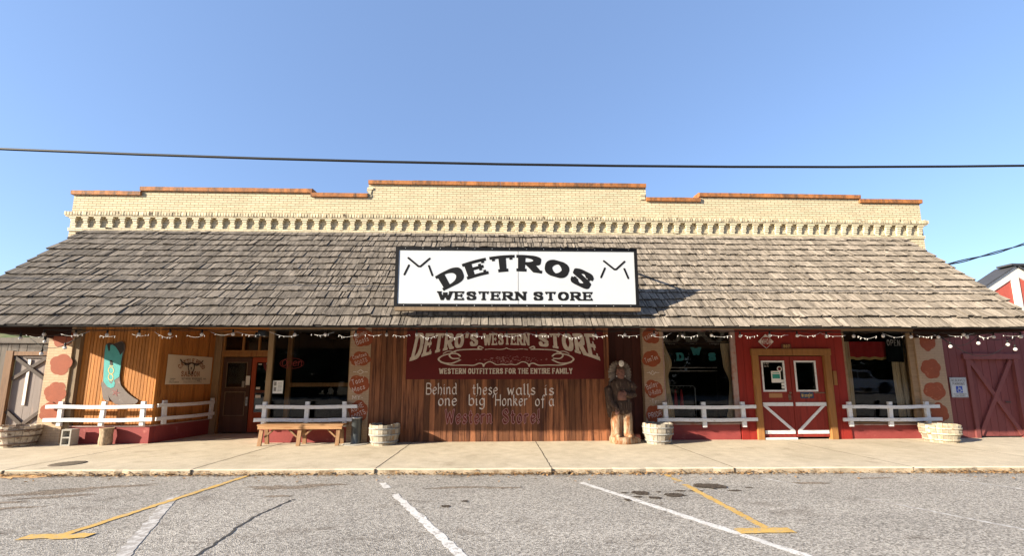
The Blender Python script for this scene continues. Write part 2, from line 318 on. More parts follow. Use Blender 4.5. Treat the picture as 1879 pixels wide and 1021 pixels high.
# asphalt: pale worn aggregate, dark oil patches of their own shape
def asphalt(name='worn_asphalt', tint=(1, 1, 1)):
    m, nt, N, L, B = newmat(name); v = coords(nt)
    vo = N.new('ShaderNodeTexVoronoi'); vo.inputs['Scale'].default_value = 66; L.new(v, vo.inputs['Vector'])
    sep = N.new('ShaderNodeSeparateColor'); L.new(vo.outputs['Color'], sep.inputs[0])
    g = ramp(nt, sep.outputs[0], 0.0, 1.0)
    n1 = noise(nt, v, 0.35, 5); n2 = noise(nt, v, 140, 3); n3 = noise(nt, coords(nt, (0.15, 1.1, 1)), 1.0, 6)
    c = mixc(nt, g, (0.16, 0.145, 0.128), (0.58, 0.535, 0.475))
    k = math_node(nt, 'ADD', 0.42, math_node(nt, 'ADD', math_node(nt, 'MULTIPLY', n1, 0.40), math_node(nt, 'MULTIPLY', n2, 0.5)))
    k = math_node(nt, 'MULTIPLY', k, math_node(nt, 'ADD', 0.8, math_node(nt, 'MULTIPLY', n3, 0.4)))
    c = mixc(nt, 1.0, c, k, 'MULTIPLY')
    w = noise(nt, coords(nt, (0.8, 1.6, 1), (4, 2, 0)), 1.1, 8, 0.7)
    c = mixc(nt, math_node(nt, 'MULTIPLY', ramp(nt, w, 0.57, 0.70), 0.62), c, (0.10, 0.078, 0.06))
    if tint != (1, 1, 1): c = mixc(nt, 1.0, c, tint, 'MULTIPLY')
    L.new(c, B.inputs['Base Color']); B.inputs['Roughness'].default_value = 0.95; B.inputs['Specular IOR Level'].default_value = 0.15
    b = N.new('ShaderNodeBump'); b.inputs['Strength'].default_value = 0.9; b.inputs['Distance'].default_value = 0.008
    L.new(math_node(nt, 'ADD', vo.outputs['Distance'], n2), b.inputs['Height']); L.new(b.outputs[0], B.inputs['Normal'])
    return m
def concrete():
    m, nt, N, L, B = newmat('old_sidewalk_concrete'); v = coords(nt)
    n1 = noise(nt, v, 0.5, 6); n2 = noise(nt, v, 42, 5, 0.8); n3 = noise(nt, v, 4, 6)
    c = mixc(nt, ramp(nt, n1, 0.35, 0.65), (0.45, 0.385, 0.285), (0.55, 0.475, 0.36))
    k = math_node(nt, 'ADD', 0.25, math_node(nt, 'ADD', math_node(nt, 'MULTIPLY', n2, 1.05), math_node(nt, 'MULTIPLY', n3, 0.45)))
    c = mixc(nt, 1.0, c, k, 'MULTIPLY')
    c = mixc(nt, math_node(nt, 'MULTIPLY', ramp(nt, noise(nt, coords(nt, (1, 1, 1), (9, 1, 0)), 1.4, 8, 0.7), 0.56, 0.70), 0.45), c, (0.2, 0.15, 0.1))
    L.new(c, B.inputs['Base Color']); B.inputs['Roughness'].default_value = 0.95; B.inputs['Specular IOR Level'].default_value = 0.15
    b = N.new('ShaderNodeBump'); b.inputs['Strength'].default_value = 0.7; b.inputs['Distance'].default_value = 0.006
    L.new(math_node(nt, 'ADD', n2, n3), b.inputs['Height']); L.new(b.outputs[0], B.inputs['Normal']); return m
MT['asphalt'] = asphalt(); MT['concrete'] = concrete()
MT['earth'] = M('dry_earth', (0.16, 0.13, 0.08), rough=1, var=0.3, scale=0.2)
MT['grass'] = M('hillside_grass', (0.10, 0.14, 0.04), rough=1, var=0.4, scale=0.4, dirt=(0.2, 0.17, 0.08), dlim=(0.45, 0.65), dscale=0.6)
MT['kerb'] = M('dirty_kerb_concrete', (0.36, 0.29, 0.205), rough=0.95, var=0.3, scale=3, bump=0.6, fine=0.25, fscale=50, dirt=(0.16, 0.105, 0.06), dlim=(0.52, 0.66), dscale=5)
MT['joint'] = M('dark_joint', (0.05, 0.04, 0.03), rough=1)
MT['tar'] = M('crack_tar', (0.055, 0.052, 0.05), rough=0.8, var=0.2)
MT['oil'] = asphalt('oil_stained_asphalt', (0.26, 0.22, 0.19)); MT['stain'] = asphalt('brown_stained_asphalt', (0.70, 0.62, 0.55))
MT['leaf'] = M('tree_leaf', (0.032, 0.05, 0.014), rough=0.7, var=0.2, rnd=0.5)
MT['trunk'] = M('tree_bark', (0.12, 0.09, 0.065), rough=0.95, var=0.3, bump=0.6)
MT['truckpaint'] = M('pale_truck_paint', (0.80, 0.81, 0.82), rough=0.25, var=0.02, spec=0.5)
MT['tyre'] = M('tyre_rubber', (0.02, 0.02, 0.02), rough=0.9)
MT['darkglass'] = M('dark_car_glass', (0.01, 0.012, 0.015), rough=0.05, spec=0.6)

# ------------------------------------------------------------------ lettering: single-stroke skeletons swept with a pen nib
GL = {}
def g(ch, w, s, ser=''): GL[ch] = (w, s, ser)
g('A', .72, '0,0 .36,1 .72,0;.13,.36 .59,.36', '0,0,h .72,0,h')
g('B', .6, '0,0 0,1;~0,1 .35,1 .54,.9 .54,.65 .35,.54 0,.54;~0,.54 .4,.54 .6,.42 .6,.13 .4,0 0,0', '0,0,l 0,1,l')
g('C', .64, '~.64,.78 .5,.97 .3,1 .08,.82 0,.5 .08,.18 .3,0 .5,.03 .64,.22', '.62,.8,v')
g('D', .66, '0,0 0,1;~0,1 .34,1 .58,.84 .66,.5 .58,.16 .34,0 0,0', '0,0,l 0,1,l')
g('E', .56, '0,0 0,1;0,1 .56,1;0,.52 .42,.52;0,0 .56,0', '0,0,l 0,1,l .56,1,d .56,0,u .42,.52,v')
g('F', .54, '0,0 0,1;0,1 .54,1;0,.52 .4,.52', '0,0,h 0,1,l .54,1,d .4,.52,v')
g('G', .66, '~.64,.8 .5,.97 .3,1 .08,.82 0,.5 .08,.18 .3,0 .5,.03 .64,.2;.64,.2 .64,.45 .4,.45', '.62,.8,v')
g('H', .64, '0,0 0,1;.64,0 .64,1;0,.52 .64,.52', '0,0,h 0,1,h .64,0,h .64,1,h')
g('I', 0, '0,0 0,1', '0,0,h 0,1,h')
g('J', .45, '~.45,1 .45,.25 .35,.03 .18,0 0,.2', '.45,1,h')
g('K', .62, '0,0 0,1;.58,1 .02,.42;.2,.58 .62,0', '0,0,h 0,1,h .6,0,h .58,1,h')
g('L', .52, '0,1 0,0 .52,0', '0,1,h 0,0,l .52,0,u')
g('M', .84, '0,0 0,1 .42,.25 .84,1 .84,0', '0,0,h 0,1,l .84,0,h .84,1,r')
g('N', .66, '0,0 0,1 .66,0 .66,1', '0,0,h 0,1,l .66,1,h')
g('O', .68, '~.34,1 .1,.85 0,.5 .1,.15 .34,0 .58,.15 .68,.5 .58,.85 .34,1')
g('P', .58, '0,0 0,1;~0,1 .36,1 .58,.88 .58,.58 .36,.46 0,.46', '0,0,h 0,1,l')
g('Q', .68, GL['O'][1]+';.4,.25 .7,-.05')
g('R', .64, '0,0 0,1;~0,1 .36,1 .57,.88 .57,.62 .36,.5 0,.5;.3,.5 .62,0', '0,0,h 0,1,l .64,0,r')
g('S', .58, '~.56,.78 .44,.96 .28,1 .06,.9 .02,.72 .2,.58 .42,.46 .58,.3 .52,.08 .3,0 .1,.06 .02,.24', '.55,.82,v .03,.18,v')
g('T', .66, '.33,0 .33,1;0,1 .66,1', '.33,0,h 0,1,d .66,1,d')
g('U', .64, '~0,1 0,.3 .1,.05 .32,0 .54,.05 .64,.3 .64,1', '0,1,h .64,1,h')
g('V', .66, '0,1 .33,0 .66,1', '0,1,h .66,1,h')
g('W', .98, '0,1 .24,0 .49,.8 .74,0 .98,1', '0,1,h .98,1,h .49,.85,h')
g('X', .62, '0,0 .62,1;0,1 .62,0'); g('Y', .64, '0,1 .32,.46 .64,1;.32,.46 .32,0', '0,1,h .64,1,h .32,0,h')
g('Z', .6, '0,1 .6,1 0,0 .6,0')
g('0', .5, '~.25,1 .05,.8 0,.5 .05,.2 .25,0 .45,.2 .5,.5 .45,.8 .25,1'); g('1', .2, '0,.8 .2,1 .2,0'); g('5', .5, '.48,1 .06,1 .02,.55;~.02,.55 .25,.62 .48,.5 .48,.15 .25,0 0,.1')
g('7', .5, '0,1 .5,1 .15,0'); g('8', .5, '~.25,.54 .04,.7 .06,.93 .25,1 .44,.93 .46,.7 .25,.54 .02,.35 .02,.1 .25,0 .48,.1 .48,.35 .25,.54'); g('9', .5, '~.48,.65 .25,.45 .02,.6 .04,.9 .25,1 .46,.9 .48,.6 .4,.1 .2,0')
g('2', .5, '~0,.8 .2,1 .45,.9 .42,.6 0,0;0,0 .5,0'); g('6', .5, '~.45,.95 .2,.8 .02,.35 .1,.05 .3,0 .48,.15 .46,.42 .25,.52 .04,.35')
g("'", .08, '.06,1 0,.76'); g('-', .3, '0,.42 .3,.42'); g('!', .1, '.08,1 .04,.32;.02,.06 .03,.0'); g('.', .05, '0,.05 .03,0'); g(',', .1, '.06,.06 0,-.14')
g(' ', .26, '')
g('a', .55, '~.48,.5 .3,.62 .08,.52 0,.28 .1,.04 .28,0 .46,.16;.48,.62 .47,.1 .56,0'); g('b', .48, '0,1 0,.05;~0,.42 .2,.62 .42,.55 .48,.3 .4,.06 .2,0 0,.08')
g('c', .42, '~.42,.5 .25,.62 .06,.52 0,.3 .08,.06 .25,0 .42,.12'); g('d', .56, '~.48,.5 .3,.62 .08,.55 0,.3 .08,.06 .3,0 .47,.15;.4,1 .49,.9 .48,.08 .56,0')
g('e', .45, '~.02,.3 .44,.38 .4,.56 .24,.62 .05,.5 0,.28 .1,.04 .28,0 .45,.12'); g('f', .4, '~.44,.9 .32,1 .2,.9 .17,.6 .15,-.2;0,.6 .36,.6')
g('g', .5, '~.46,.5 .28,.62 .08,.52 0,.3 .1,.06 .3,.05 .46,.2;~.48,.62 .48,0 .4,-.28 .2,-.34 .0,-.24'); g('h', .5, '-.06,.92 .02,1 .02,0;~.02,.42 .2,.62 .38,.56 .44,.4 .42,.1 .36,-.06')
g('i', .1, '-.06,.56 .02,.62 .02,.05 .1,0;.02,.84 .05,.88'); g('k', .48, '.02,1 .02,0;~.02,.4 .25,.62 .38,.5 .05,.3;.14,.36 .48,0'); g('l', .1, '-.06,.92 .02,1 .02,.06 .12,0')
g('m', .8, '0,.62 0,0;~0,.42 .16,.62 .32,.55 .34,.4 .34,0;~.34,.42 .5,.62 .68,.55 .7,.4 .7,.06 .78,0'); g('n', .5, '-.05,.56 .02,.62 .02,0;~.02,.42 .2,.62 .38,.56 .42,.4 .42,.06 .5,0')
g('o', .48, '~.24,.62 .05,.5 0,.3 .06,.08 .24,0 .43,.1 .48,.32 .43,.52 .24,.62'); g('p', .5, '0,.62 0,-.34;~0,.42 .2,.62 .42,.52 .48,.3 .4,.05 .2,0 0,.1')
g('r', .36, '-.05,.56 .02,.62 .02,0;~.02,.4 .16,.6 .36,.58'); g('s', .4, '~.38,.54 .22,.62 .06,.54 .08,.4 .22,.32 .38,.22 .38,.08 .2,0 0,.08')
g('t', .34, '.14,.88 .14,.08 .3,0;0,.6 .34,.6'); g('u', .52, '-.04,.58 .02,.62 .02,.12 .14,0 .3,.03 .44,.2;.44,.62 .44,.06 .53,0'); g('v', .44, '0,.62 .2,0 .44,.62')
g('w', .66, '-.04,.56 .02,.62 .14,0 .32,.5 .47,0 .64,.62'); g('x', .45, '0,.62 .45,0;.43,.62 0,0'); g('y', .48, '0,.62 .2,.05;.46,.62 .12,-.34')

def catmull(p, k=6):
    out = []
    closed = p[0] == p[-1]
    for i in range(len(p)-1):
        a = p[i-1] if i else (p[-2] if closed else p[0]); b, c = p[i], p[i+1]
        d = p[i+2] if i+2 < len(p) else (p[1] if closed else p[-1])
        for j in range(k):
            t = j/k
            out.append(tuple(0.5*(2*b[q]+(c[q]-a[q])*t+(2*a[q]-5*b[q]+4*c[q]-d[q])*t*t+(3*b[q]-a[q]-3*c[q]+d[q])*t**3) for q in (0, 1)))
    return out+[p[-1]]
def hull(pts):
    pts = sorted(set((round(x, 6), round(y, 6)) for x, y in pts))
    if len(pts) < 3: return pts
    def half(ps):
        h = []
        for p in ps:
            while len(h) >= 2 and (h[-1][0]-h[-2][0])*(p[1]-h[-2][1])-(h[-1][1]-h[-2][1])*(p[0]-h[-2][0]) <= 1e-9: h.pop()
            h.append(p)
        return h
    a, b = half(pts), half(pts[::-1]); return a[:-1]+b[:-1]
def nibpts(w, h, ang=0, rnd=False):
    c, s = math.cos(ang), math.sin(ang)
    base = [(w/2*math.cos(t), h/2*math.sin(t)) for t in [2*math.pi*i/10 for i in range(10)]] if rnd else [(-w/2, -h/2), (w/2, -h/2), (w/2, h/2), (-w/2, h/2)]
    return [(x*c-y*s, x*s+y*c) for x, y in base]
def sweep(line, nb):
    return [hull([(p[0]+x, p[1]+y) for p in (line[i], line[i+1]) for x, y in nb]) for i in range(len(line)-1)]
def strokes(ch):
    w, s, ser = GL[ch]; out = []
    for part in s.split(';'):
        sm = part.startswith('~'); p = [tuple(map(float, q.split(','))) for q in part.lstrip('~').split()]
        if len(p) > 1: out.append(catmull(p) if sm else p)
    return w, out, ser
def subdiv(l, k):
    o = []
    for a, b in zip(l, l[1:]): o += [(a[0]+(b[0]-a[0])*i/k, a[1]+(b[1]-a[1])*i/k) for i in range(k)]
    return o+[l[-1]]
def text(s, h, nib, xs=1.0, gap=0.25, slab=0.0, shear=0.0, sub=1):
    """polygons of a line of lettering, cap height h, baseline at y=0, starting at x=0; returns polygons, width"""
    x = 0; polys = []
    nw, nh = nib[0], nib[1]; nb = nibpts(*nib); padx = nw/2; pady = nh/2
    for ch in s:
        w, ls, ser = strokes(ch)
        def mp(p): return (x+padx+p[0]*xs*(1 if ch.islower() else 1), pady+p[1]*(1-nh))
        for l in ls:
            polys += sweep(subdiv([mp(p) for p in l], sub), nb)
        if slab and ser:
            for q in ser.split():
                a, b, k = q.split(','); cx, cy = mp((float(a), float(b))); L = nw/2+slab
                if k in 'hlr':
                    x0, x1 = (cx-L if k in 'hl' else cx), (cx+L if k in 'hr' else cx)
                    polys.append([(x0, cy-nh/2), (x1, cy-nh/2), (x1, cy+nh/2), (x0, cy+nh/2)])
                else:
                    L = slab*1.5+nh/2; y0, y1 = (cy-L if k in 'vd' else cy-nh/2), (cy+L if k in 'vu' else cy+nh/2)
                    t = nh*0.7
                    polys.append([(cx-t/2, y0), (cx+t/2, y0), (cx+t/2, y1), (cx-t/2, y1)])
        x += w*xs+nw+gap if ch != ' ' else w*xs+gap
    return [[((px+shear*py)*h, py*h) for px, py in p] for p in polys], (x-gap)*h
def union(polys):
    vs, fs = [], []
    for p in polys:
        if len(p) < 3: continue
        if sum(a[0]*b[1]-b[0]*a[1] for a, b in zip(p, p[1:]+p[:1])) < 0: p = p[::-1]
        fs.append(list(range(len(vs), len(vs)+len(p)))); vs += [Vector(q) for q in p]
    v, e, f, ov, oe, of = delaunay_2d_cdt(vs, [], fs, 1, 1e-5)
    return [tuple(q) for q in v], [t for t, src in zip(f, of) if len(src)]
class Frame:
    """a flat surface: origin, right, up, outward"""
    def __init__(s, o, u=(1, 0, 0), v=(0, 0, 1)):
        s.o, s.u, s.v = Vector(o), Vector(u).normalized(), Vector(v).normalized(); s.n = s.u.cross(s.v)
    def __call__(s, x, y, d=0.0): return s.o+s.u*x+s.v*y+s.n*d
def paint(mb, fr, polys, d=0.003, rnd=None, thick=0):
    v, f = union(polys); mb.add([fr(x, y, d) for x, y in v], f, rnd)
    return mb
def prism(mb, fr, poly, d0, d1, rnd=None):
    v, f = union([poly]); n = len(v)
    vs = [fr(x, y, d1) for x, y in v]+[fr(x, y, d0) for x, y in v]
    cnt = {}
    for t in f:
        for a, b in zip(t, list(t[1:])+[t[0]]): cnt[(a, b)] = 1
    fs = [tuple(t) for t in f]+[tuple(n+i for i in t[::-1]) for t in f]
    for (a, b) in cnt:
        if (b, a) not in cnt: fs.append((b, a, n+a, n+b))
    return mb.add(vs, fs, rnd)
def move(polys, dx=0, dy=0, ang=0, sc=1):
    c, s = math.cos(ang), math.sin(ang)
    return [[(sc*(x*c-y*s)+dx, sc*(x*s+y*c)+dy) for x, y in p] for p in polys]
def centred(s, h, nib, cx, y, width=None, ang=0, **k):
    p, w = text(s, h, nib, **k); sc = width/w if width else 1
    return [[((x-w/2)*sc*math.cos(ang)-yy*math.sin(ang)+cx, (x-w/2)*sc*math.sin(ang)+yy*math.cos(ang)+y) for x, yy in q] for q in p]
def stroke_line(pts, w, h=None, ang=0, smooth=True, rnd=True):
    return sweep(catmull(pts) if smooth else pts, nibpts(w, h or w, ang, rnd))
def rect(x0, x1, y0, y1): return [(x0, y0), (x1, y0), (x1, y1), (x0, y1)]
def blob(cx, cy, rx, ry, n=5, amp=0.08, ph=0.0, k=60):
    out = []
    for i in range(k):
        t = 2*math.pi*i/k; r = 1-amp+amp*1.9*abs(math.sin(n*t/2+ph))**0.7+0.05*math.sin(3*t+ph*5)+0.04*math.cos(2*t+ph*3)
        out.append((cx+rx*r*math.cos(t), cy+ry*r*math.sin(t)))
    return out

def planks(mb, p0, p1, z0, z1, w, t=0.02, gap=0.008, back=0.012, jit=0.003, wv=0.0, both=None):
    """vertical boards from plan point p0 to p1 (front face on that line, facing right of the direction's left...)"""
    a, b = Vector((p0[0], p0[1], 0)), Vector((p1[0], p1[1], 0)); d = b-a; L = d.length; d.normalize(); n = Vector((d.y, -d.x, 0))
    x = 0
    while x < L-1e-4:
        ww = w*(1+R.uniform(-wv, wv)); ww = min(ww, L-x)
        if L-x-ww < w*0.3: ww = L-x
        j = R.uniform(-jit, jit)
        c = a+d*(x+ww/2)-n*(t/2)+n*j+Vector((0, 0, (z0+z1)/2))
        mb.obox(c, d*(ww-gap)/2, n*t/2, Vector((0, 0, (z1-z0)/2))); x += ww
    c = a+d*(L/2)-n*(t/2+back)+Vector((0, 0, (z0+z1)/2))
    mb.obox(c, d*L/2, n*t/2, Vector((0, 0, (z1-z0)/2-0.002)), 0.0)
    return mb
# ------------------------------------------------------------------ ground, road, sidewalk
def flat(name, pts, z, mat, kind='structure'):
    mb = MB(); v, f = union([pts]); mb.add([(x, y, z) for x, y in v], f); return tag(mb.build(name, mat), kind=kind)
def kerb_y(x): return -3.26-0.024*x
flat('ground', rect(-900, 900, -900, 900), -0.14, MT['earth'])
RZ = -0.10
flat('road', [(-150, kerb_y(-12)-0.3)]+[(-150, -34), (150, -34), (150, kerb_y(14)+0.2), (14, kerb_y(14)+0.2), (-12, kerb_y(-12)+0.2), (-150, kerb_y(-12)+0.2)][0:0]+[(-150, -34), (150, -34), (150, -2.0), (-150, -2.0)], RZ, MT['asphalt'])
kf = MB(); sw = MB(); xs = [-60, -30, -18, -15.3, -12.0, -8.75, -5.45, -2.2, 0.95, 4.22, 7.45, 10.7, 13.9, 17, 30, 60]
for a, b in zip(xs, xs[1:]):
    n = max(2, int((b-a)/0.12)); g0 = 0.0005; fr = [(a+g0+(b-a-2*g0)*i/n) for i in range(n+1)]
    ed = [kerb_y(max(-14, min(14, x)))+0.010*math.sin(x*2.3)+0.006*math.sin(x*7.1+1)+R.gauss(0, 0.002)+(0.022 if R.random() < 0.03 else 0) for x in fr]
    tops = [(x, y+0.02, 0.0) for x, y in zip(fr, ed)]; nose = [(x, y, -0.02) for x, y in zip(fr, ed)]; bot = [(x, y-0.012, -0.16) for x, y in zip(fr, ed)]
    back = [(x, 3.2, 0.0) for x in fr]
    vs = back+tops+nose+bot; k = n+1
    fs = [(r*k+i, (r+1)*k+i, (r+1)*k+i+1, r*k+i+1) for r in range(2) for i in range(n)]
    kf.add(vs, [(2*k+i, 3*k+i, 3*k+i+1, 2*k+i+1) for i in range(n)])
    fs += [(0, 3*k, 2*k, k), (n, k+n, 2*k+n, 3*k+n)]
    sw.add(vs, fs)
tag(sw.build('sidewalk', MT['concrete']), kind='structure'); tag(kf.build('kerb', MT['kerb']), kind='structure')
jt = MB()
for x in xs[2:-2]:
    n = 24; l = [(x+R.gauss(0, .003)-.007-(.006 if R.random() < .15 else 0), 0.1+(kerb_y(x)+.025-0.1)*i/n) for i in range(n+1)]
    jt.add([(a, b, .0025) for a, b in l]+[(a+.014+R.uniform(0, .006), b, .0025) for a, b in l], [(i, n+1+i, n+2+i, i+1) for i in range(n)])
    jt.box(x-.012, x+.012, kerb_y(x)-.016, kerb_y(x)+.02, -.09, -.006)
tag(jt.build('sidewalk_joint', MT['joint']), kind='structure')
tag(MB().box(-60, 60, -2.9, 3.2, -0.2, -0.007).build('sidewalk_bed', MT['joint']), kind='structure')

def sc_road(p):  # measured on z=-0.15, carried to the road surface
    return (p[0]*0.9706, (p[1]+10.838)*0.9706-10.838)
def line_strip(name, a, b, w, mat, z=RZ+0.004, rag=0.008):
    a, b = Vector(sc_road(a)), Vector(sc_road(b)); d = (b-a); L = d.length; d.normalize(); n = Vector((-d.y, d.x)); k = max(2, int(L/0.07))
    l = [a+d*L*i/k+n*(w/2+R.gauss(0, rag)) for i in range(k+1)]; r = [a+d*L*i/k-n*(w/2+R.gauss(0, rag)) for i in range(k+1)]
    mb = MB(); mb.add([(p.x, p.y, z) for p in l+r], [(i, i+1, k+2+i, k+1+i) for i in range(k)])
    return tag(mb.build(name, mat), kind='structure')
def white(x, y0, y1, m, w=0.105):
    s = math.tan(rad(28.4)); return line_strip('white_parking_line', (x+s*(-3.4-y0), y0), (x+s*(-3.4-y1), y1), w, MT[m])
white(-2.07, -4.32, -8.6, 'wline'); white(-2.07, -3.62, -3.95, 'wline'); white(-2.07, -3.38, -3.46, 'wlinefaint')
white(1.22, -3.72, -8.6, 'wline'); white(-5.33, -4.3, -8.6, 'wlinefaint', 0.13)
white(4.55, -3.52, -4.05, 'wlinefaint', 0.08); white(4.55, -4.8, -6.3, 'wlinefaint', 0.08); white(7.64, -3.4, -4.5, 'wlinefaint', 0.08)
def tee(x0, y0, x1, y1, xa, xb, ya, gaps=()):
    ys = [y0]+[q for gp in gaps for q in gp]+[y1]
    for i in range(0, len(ys), 2):
        f = lambda y: x0+(x1-x0)*(y-y0)/(y1-y0)
        line_strip('yellow_parking_line', (f(ys[i]), ys[i]), (f(ys[i+1]), ys[i+1]), 0.10, MT['yline'], RZ+0.007)
    line_strip('yellow_parking_line', (xa, ya), (xb, ya), 0.15, MT['yline'], RZ+0.010, 0.012)
tee(-4.54, -3.0, -4.85, -5.85, -5.22, -4.52, -5.90)
tee(3.05, -3.2, 3.10, -5.95, 2.70, 3.34, -6.03, gaps=((-3.38, -3.46), (-3.72, -3.92)))
crack = MB()
def crackline(pts, w):
    pts = [Vector(sc_road(p)) for p in pts]; out = []
    for a, b in zip(pts, pts[1:]):
        for i in range(8): out.append(a.lerp(b, i/8)+Vector((R.gauss(0, 0.012), R.gauss(0, 0.012))))
    k = len(out); l = [p+Vector((w*R.uniform(0.3, 0.6), 0)) for p in out]; r = [p-Vector((w*R.uniform(0.3, 0.6), 0)) for p in out]
    crack.add([(p.x, p.y, RZ+0.004) for p in l+r], [(i, i+1, k+i+1, k+i) for i in range(k-1)])
crackline([(-2.98, -4.5), (-3.02, -4.9), (-3.09, -5.3), (-3.02, -5.9), (-2.97, -6.5), (-3.0, -7.6)], 0.035)
crackline([(-3.5, -4.1), (-3.0, -4.0), (-2.6, -3.6), (-2.3, -3.35)], 0.012)
tag(crack.build('road_crack', MT['tar']), kind='structure')
for x, y, rx, ry, s in ((2.16, -4.40, .13, .12, 1), (2.28, -4.66, .09, .06, 2), (2.64, -4.52, .15, .10, 3), (3.42, -4.05, .25, .15, 4), (3.05, -4.32, .10, .04, 5), (3.66, -4.32, .10, .04, 6), (2.82, -4.3, .08, .04, 7),
                        (1.85, -4.75, .05, .06, 8), (1.92, -4.38, .06, .03, 9), (-0.72, -4.95, .07, .05, 11), (-0.48, -4.72, .05, .04, 12), (4.0, -4.15, .06, .03, 13), (2.46, -4.35, .04, .03, 14), (2.05, -4.6, .06, .04, 15)):
    p = sc_road((x, y)); rr = random.Random(s)
    pts = [(p[0]+rx*c*(1+rr.uniform(-.25, .25)), p[1]+ry*sn*(1+rr.uniform(-.25, .25))) for c, sn in [(math.cos(2*math.pi*i/22), math.sin(2*math.pi*i/22)) for i in range(22)]]
    flat('oil_stain', pts, RZ+0.0125 if s == 4 else RZ+0.0055, MT['oil'])
for k, (x, y, rx, ry, sl_) in enumerate(((-6.5, -3.75, .75, .10, .25), (-7.0, -4.05, .6, .10, .2), (-6.6, -4.25, .45, .08, .25), (-7.2, -4.55, .5, .07, .1), (-6.6, -4.8, .35, .06, .2), (-7.3, -5.0, .4, .06, .1), (-3.5, -3.85, .5, .13, 0), (-2.9, -3.7, .35, .09, .1), (-3.3, -4.35, .22, .05, 0), (-.6, -3.95, .55, .06, .05), (.1, -4.0, .3, .05, 0), (5.2, -3.9, .3, .06, 0), (6.6, -3.6, .3, .05, 0))):
    rr = random.Random(40+k); p = sc_road((x, y)); pts = []
    for i in range(40):
        t = 2*math.pi*i/40; q = 1+rr.uniform(-.45, .35); pts.append((p[0]+rx*q*math.cos(t), p[1]+ry*q*math.sin(t)+sl_*rx*q*math.cos(t)))
    flat('road_stain', pts, RZ+0.0022+0.00006*k, MT['stain'])
# dry leaves and grit along the kerb
lv = MB()
for i in range(7500):
    x = R.uniform(-15, 15)
    dens = 0.35+0.65*(0.5+0.5*math.sin(x*1.1+1)*math.sin(x*0.37+2))
    if R.random() > dens: continue
    y = kerb_y(x)-0.015-abs(R.gauss(0, 0.06 if R.random() < .88 else 0.28)); z = RZ+0.008+max(0, R.gauss(0.010, 0.02)); s = R.uniform(0.010, 0.034)
    a = R.uniform(0, 6.28); t = R.uniform(-.6, .6); u = Vector((math.cos(a), math.sin(a), t*0.6))*s; w = Vector((-math.sin(a), math.cos(a), R.uniform(-.5, .5)))*s*R.uniform(.3, .7)
    c = Vector((x, y, z+0.006)); lv.add([c-u, c+w, c+u*1.1, c-w], [(0, 1, 2, 3)])
for i in range(60):   # straw-like stalks at the far left
    x = R.uniform(-9.6, -7.9); y = kerb_y(x)-R.uniform(0.0, 0.28); a = R.uniform(-.5, .5); l = R.uniform(.06, .2)
    c = Vector((x, y, RZ+0.02)); u = Vector((math.cos(a), math.sin(a), R.uniform(-.05, .1)))*l; w = Vector((0, .008, .008)); lv.add([c-u, c-u+w, c+u+w, c+u], [(0, 1, 2, 3)], 1.0)
tag(lv.build('dead_leaves', MT['leafdry']), kind='stuff')
mh = MB(); mh.lathe((-8.2, -2.5, 0), [(0.0, 0.006), (0.26, 0.006), (0.265, 0.001)], 28)
for i in range(9): 
    q = -0.22+0.055*i; hw = math.sqrt(max(0.0, 0.24**2-q*q)); mh.box(-8.2-hw, -8.2+hw, -2.5+q-0.012, -2.5+q+0.012, 0.006, 0.011)
tag(mh.build('drain_cover', MT['iron']), 'round cast iron drain cover set in the sidewalk near the kerb', 'drain cover')

# grassy hillside beyond the shed
hl = MB(); nx, ny = 24, 8
vs = []
for j in range(ny):
    for i in range(nx):
        x = -150+120*i/(nx-1); y = 30+60*j/(ny-1)
        h = 15*math.exp(-((x+85)/34)**2)*math.sin(math.pi*min(1, j/(ny-1)*0.6+0.0))+R.uniform(-.3, .3)*(j > 0)
        vs.append((x, y, -0.3+max(h, 0)))
hl.add(vs, [(j*nx+i, j*nx+i+1, (j+1)*nx+i+1, (j+1)*nx+i) for j in range(ny-1) for i in range(nx-1)], 0.5, True)
tag(hl.build('hillside', MT['grass']), kind='structure')

# ------------------------------------------------------------------ the store
B = thing('store_building', 'long yellow brick western store with stepped parapet and a deep wooden shake awning', 'building', (0, 0, 0))
XL, XR = -11.47, 12.12
# brick wall with stepped top
steps = [(XL, -9.70, 6.56), (-9.70, -5.17, 6.69), (-5.17, -3.62, 6.58), (-3.62, 4.15, 6.97), (4.15, 5.69, 6.57), (5.69, 10.33, 6.72), (10.33, XR, 6.60)]
poly = [(XL, 3.0)]
for a, b, z in steps: poly += [(a, z), (b, z)]
poly += [(XR, 3.0)]
wall = MB(); prism(wall, Frame((0, 0, 0)), poly, -0.3, 0.0)
bw = wall.build('brick_wall', MT['brick'], B)
side = MB(); side.box(XL+0.002, XL+0.3, 0.301, 18, 0, 6.5); side.box(XR-0.3, XR-0.002, 0.301, 18, 0, 6.5); side.box(XL+0.3, XR-0.3, 17.7, 18, 0, 6.3)
side.build('side_wall', MT['brickend'], B)
MB().box(XL+0.3, XR-0.3, 0.301, 17.7, 5.7, 5.8).build('flat_roof', MT['felt'], B)
def coping(a, b, z, ends):
    mb = MB(); x = a
    while x < b-0.05:
        l = min(R.choice((0.61, 0.61, 0.61)), b-x)
        if b-x-l < 0.2: l = b-x
        j = R.uniform(-.004, .004)
        prism(mb, Frame((x+0.002, 0, z), (0, -1, 0)), [(-.34, .0), (.055, .0), (.06, .105+j), (.0, .135+j), (-.30, .155)], -(l-0.004), 0); x += l
    return mb
for i, (a, b, z) in enumerate(steps):
    e0 = a-0.05 if i in (0,) else a; e1 = b+0.05 if i == 6 else b
    if i in (1, 5): e0, e1 = a-0.03, b+0.03
    coping(e0, e1, z, None).build('coping', MT['coping'], B)
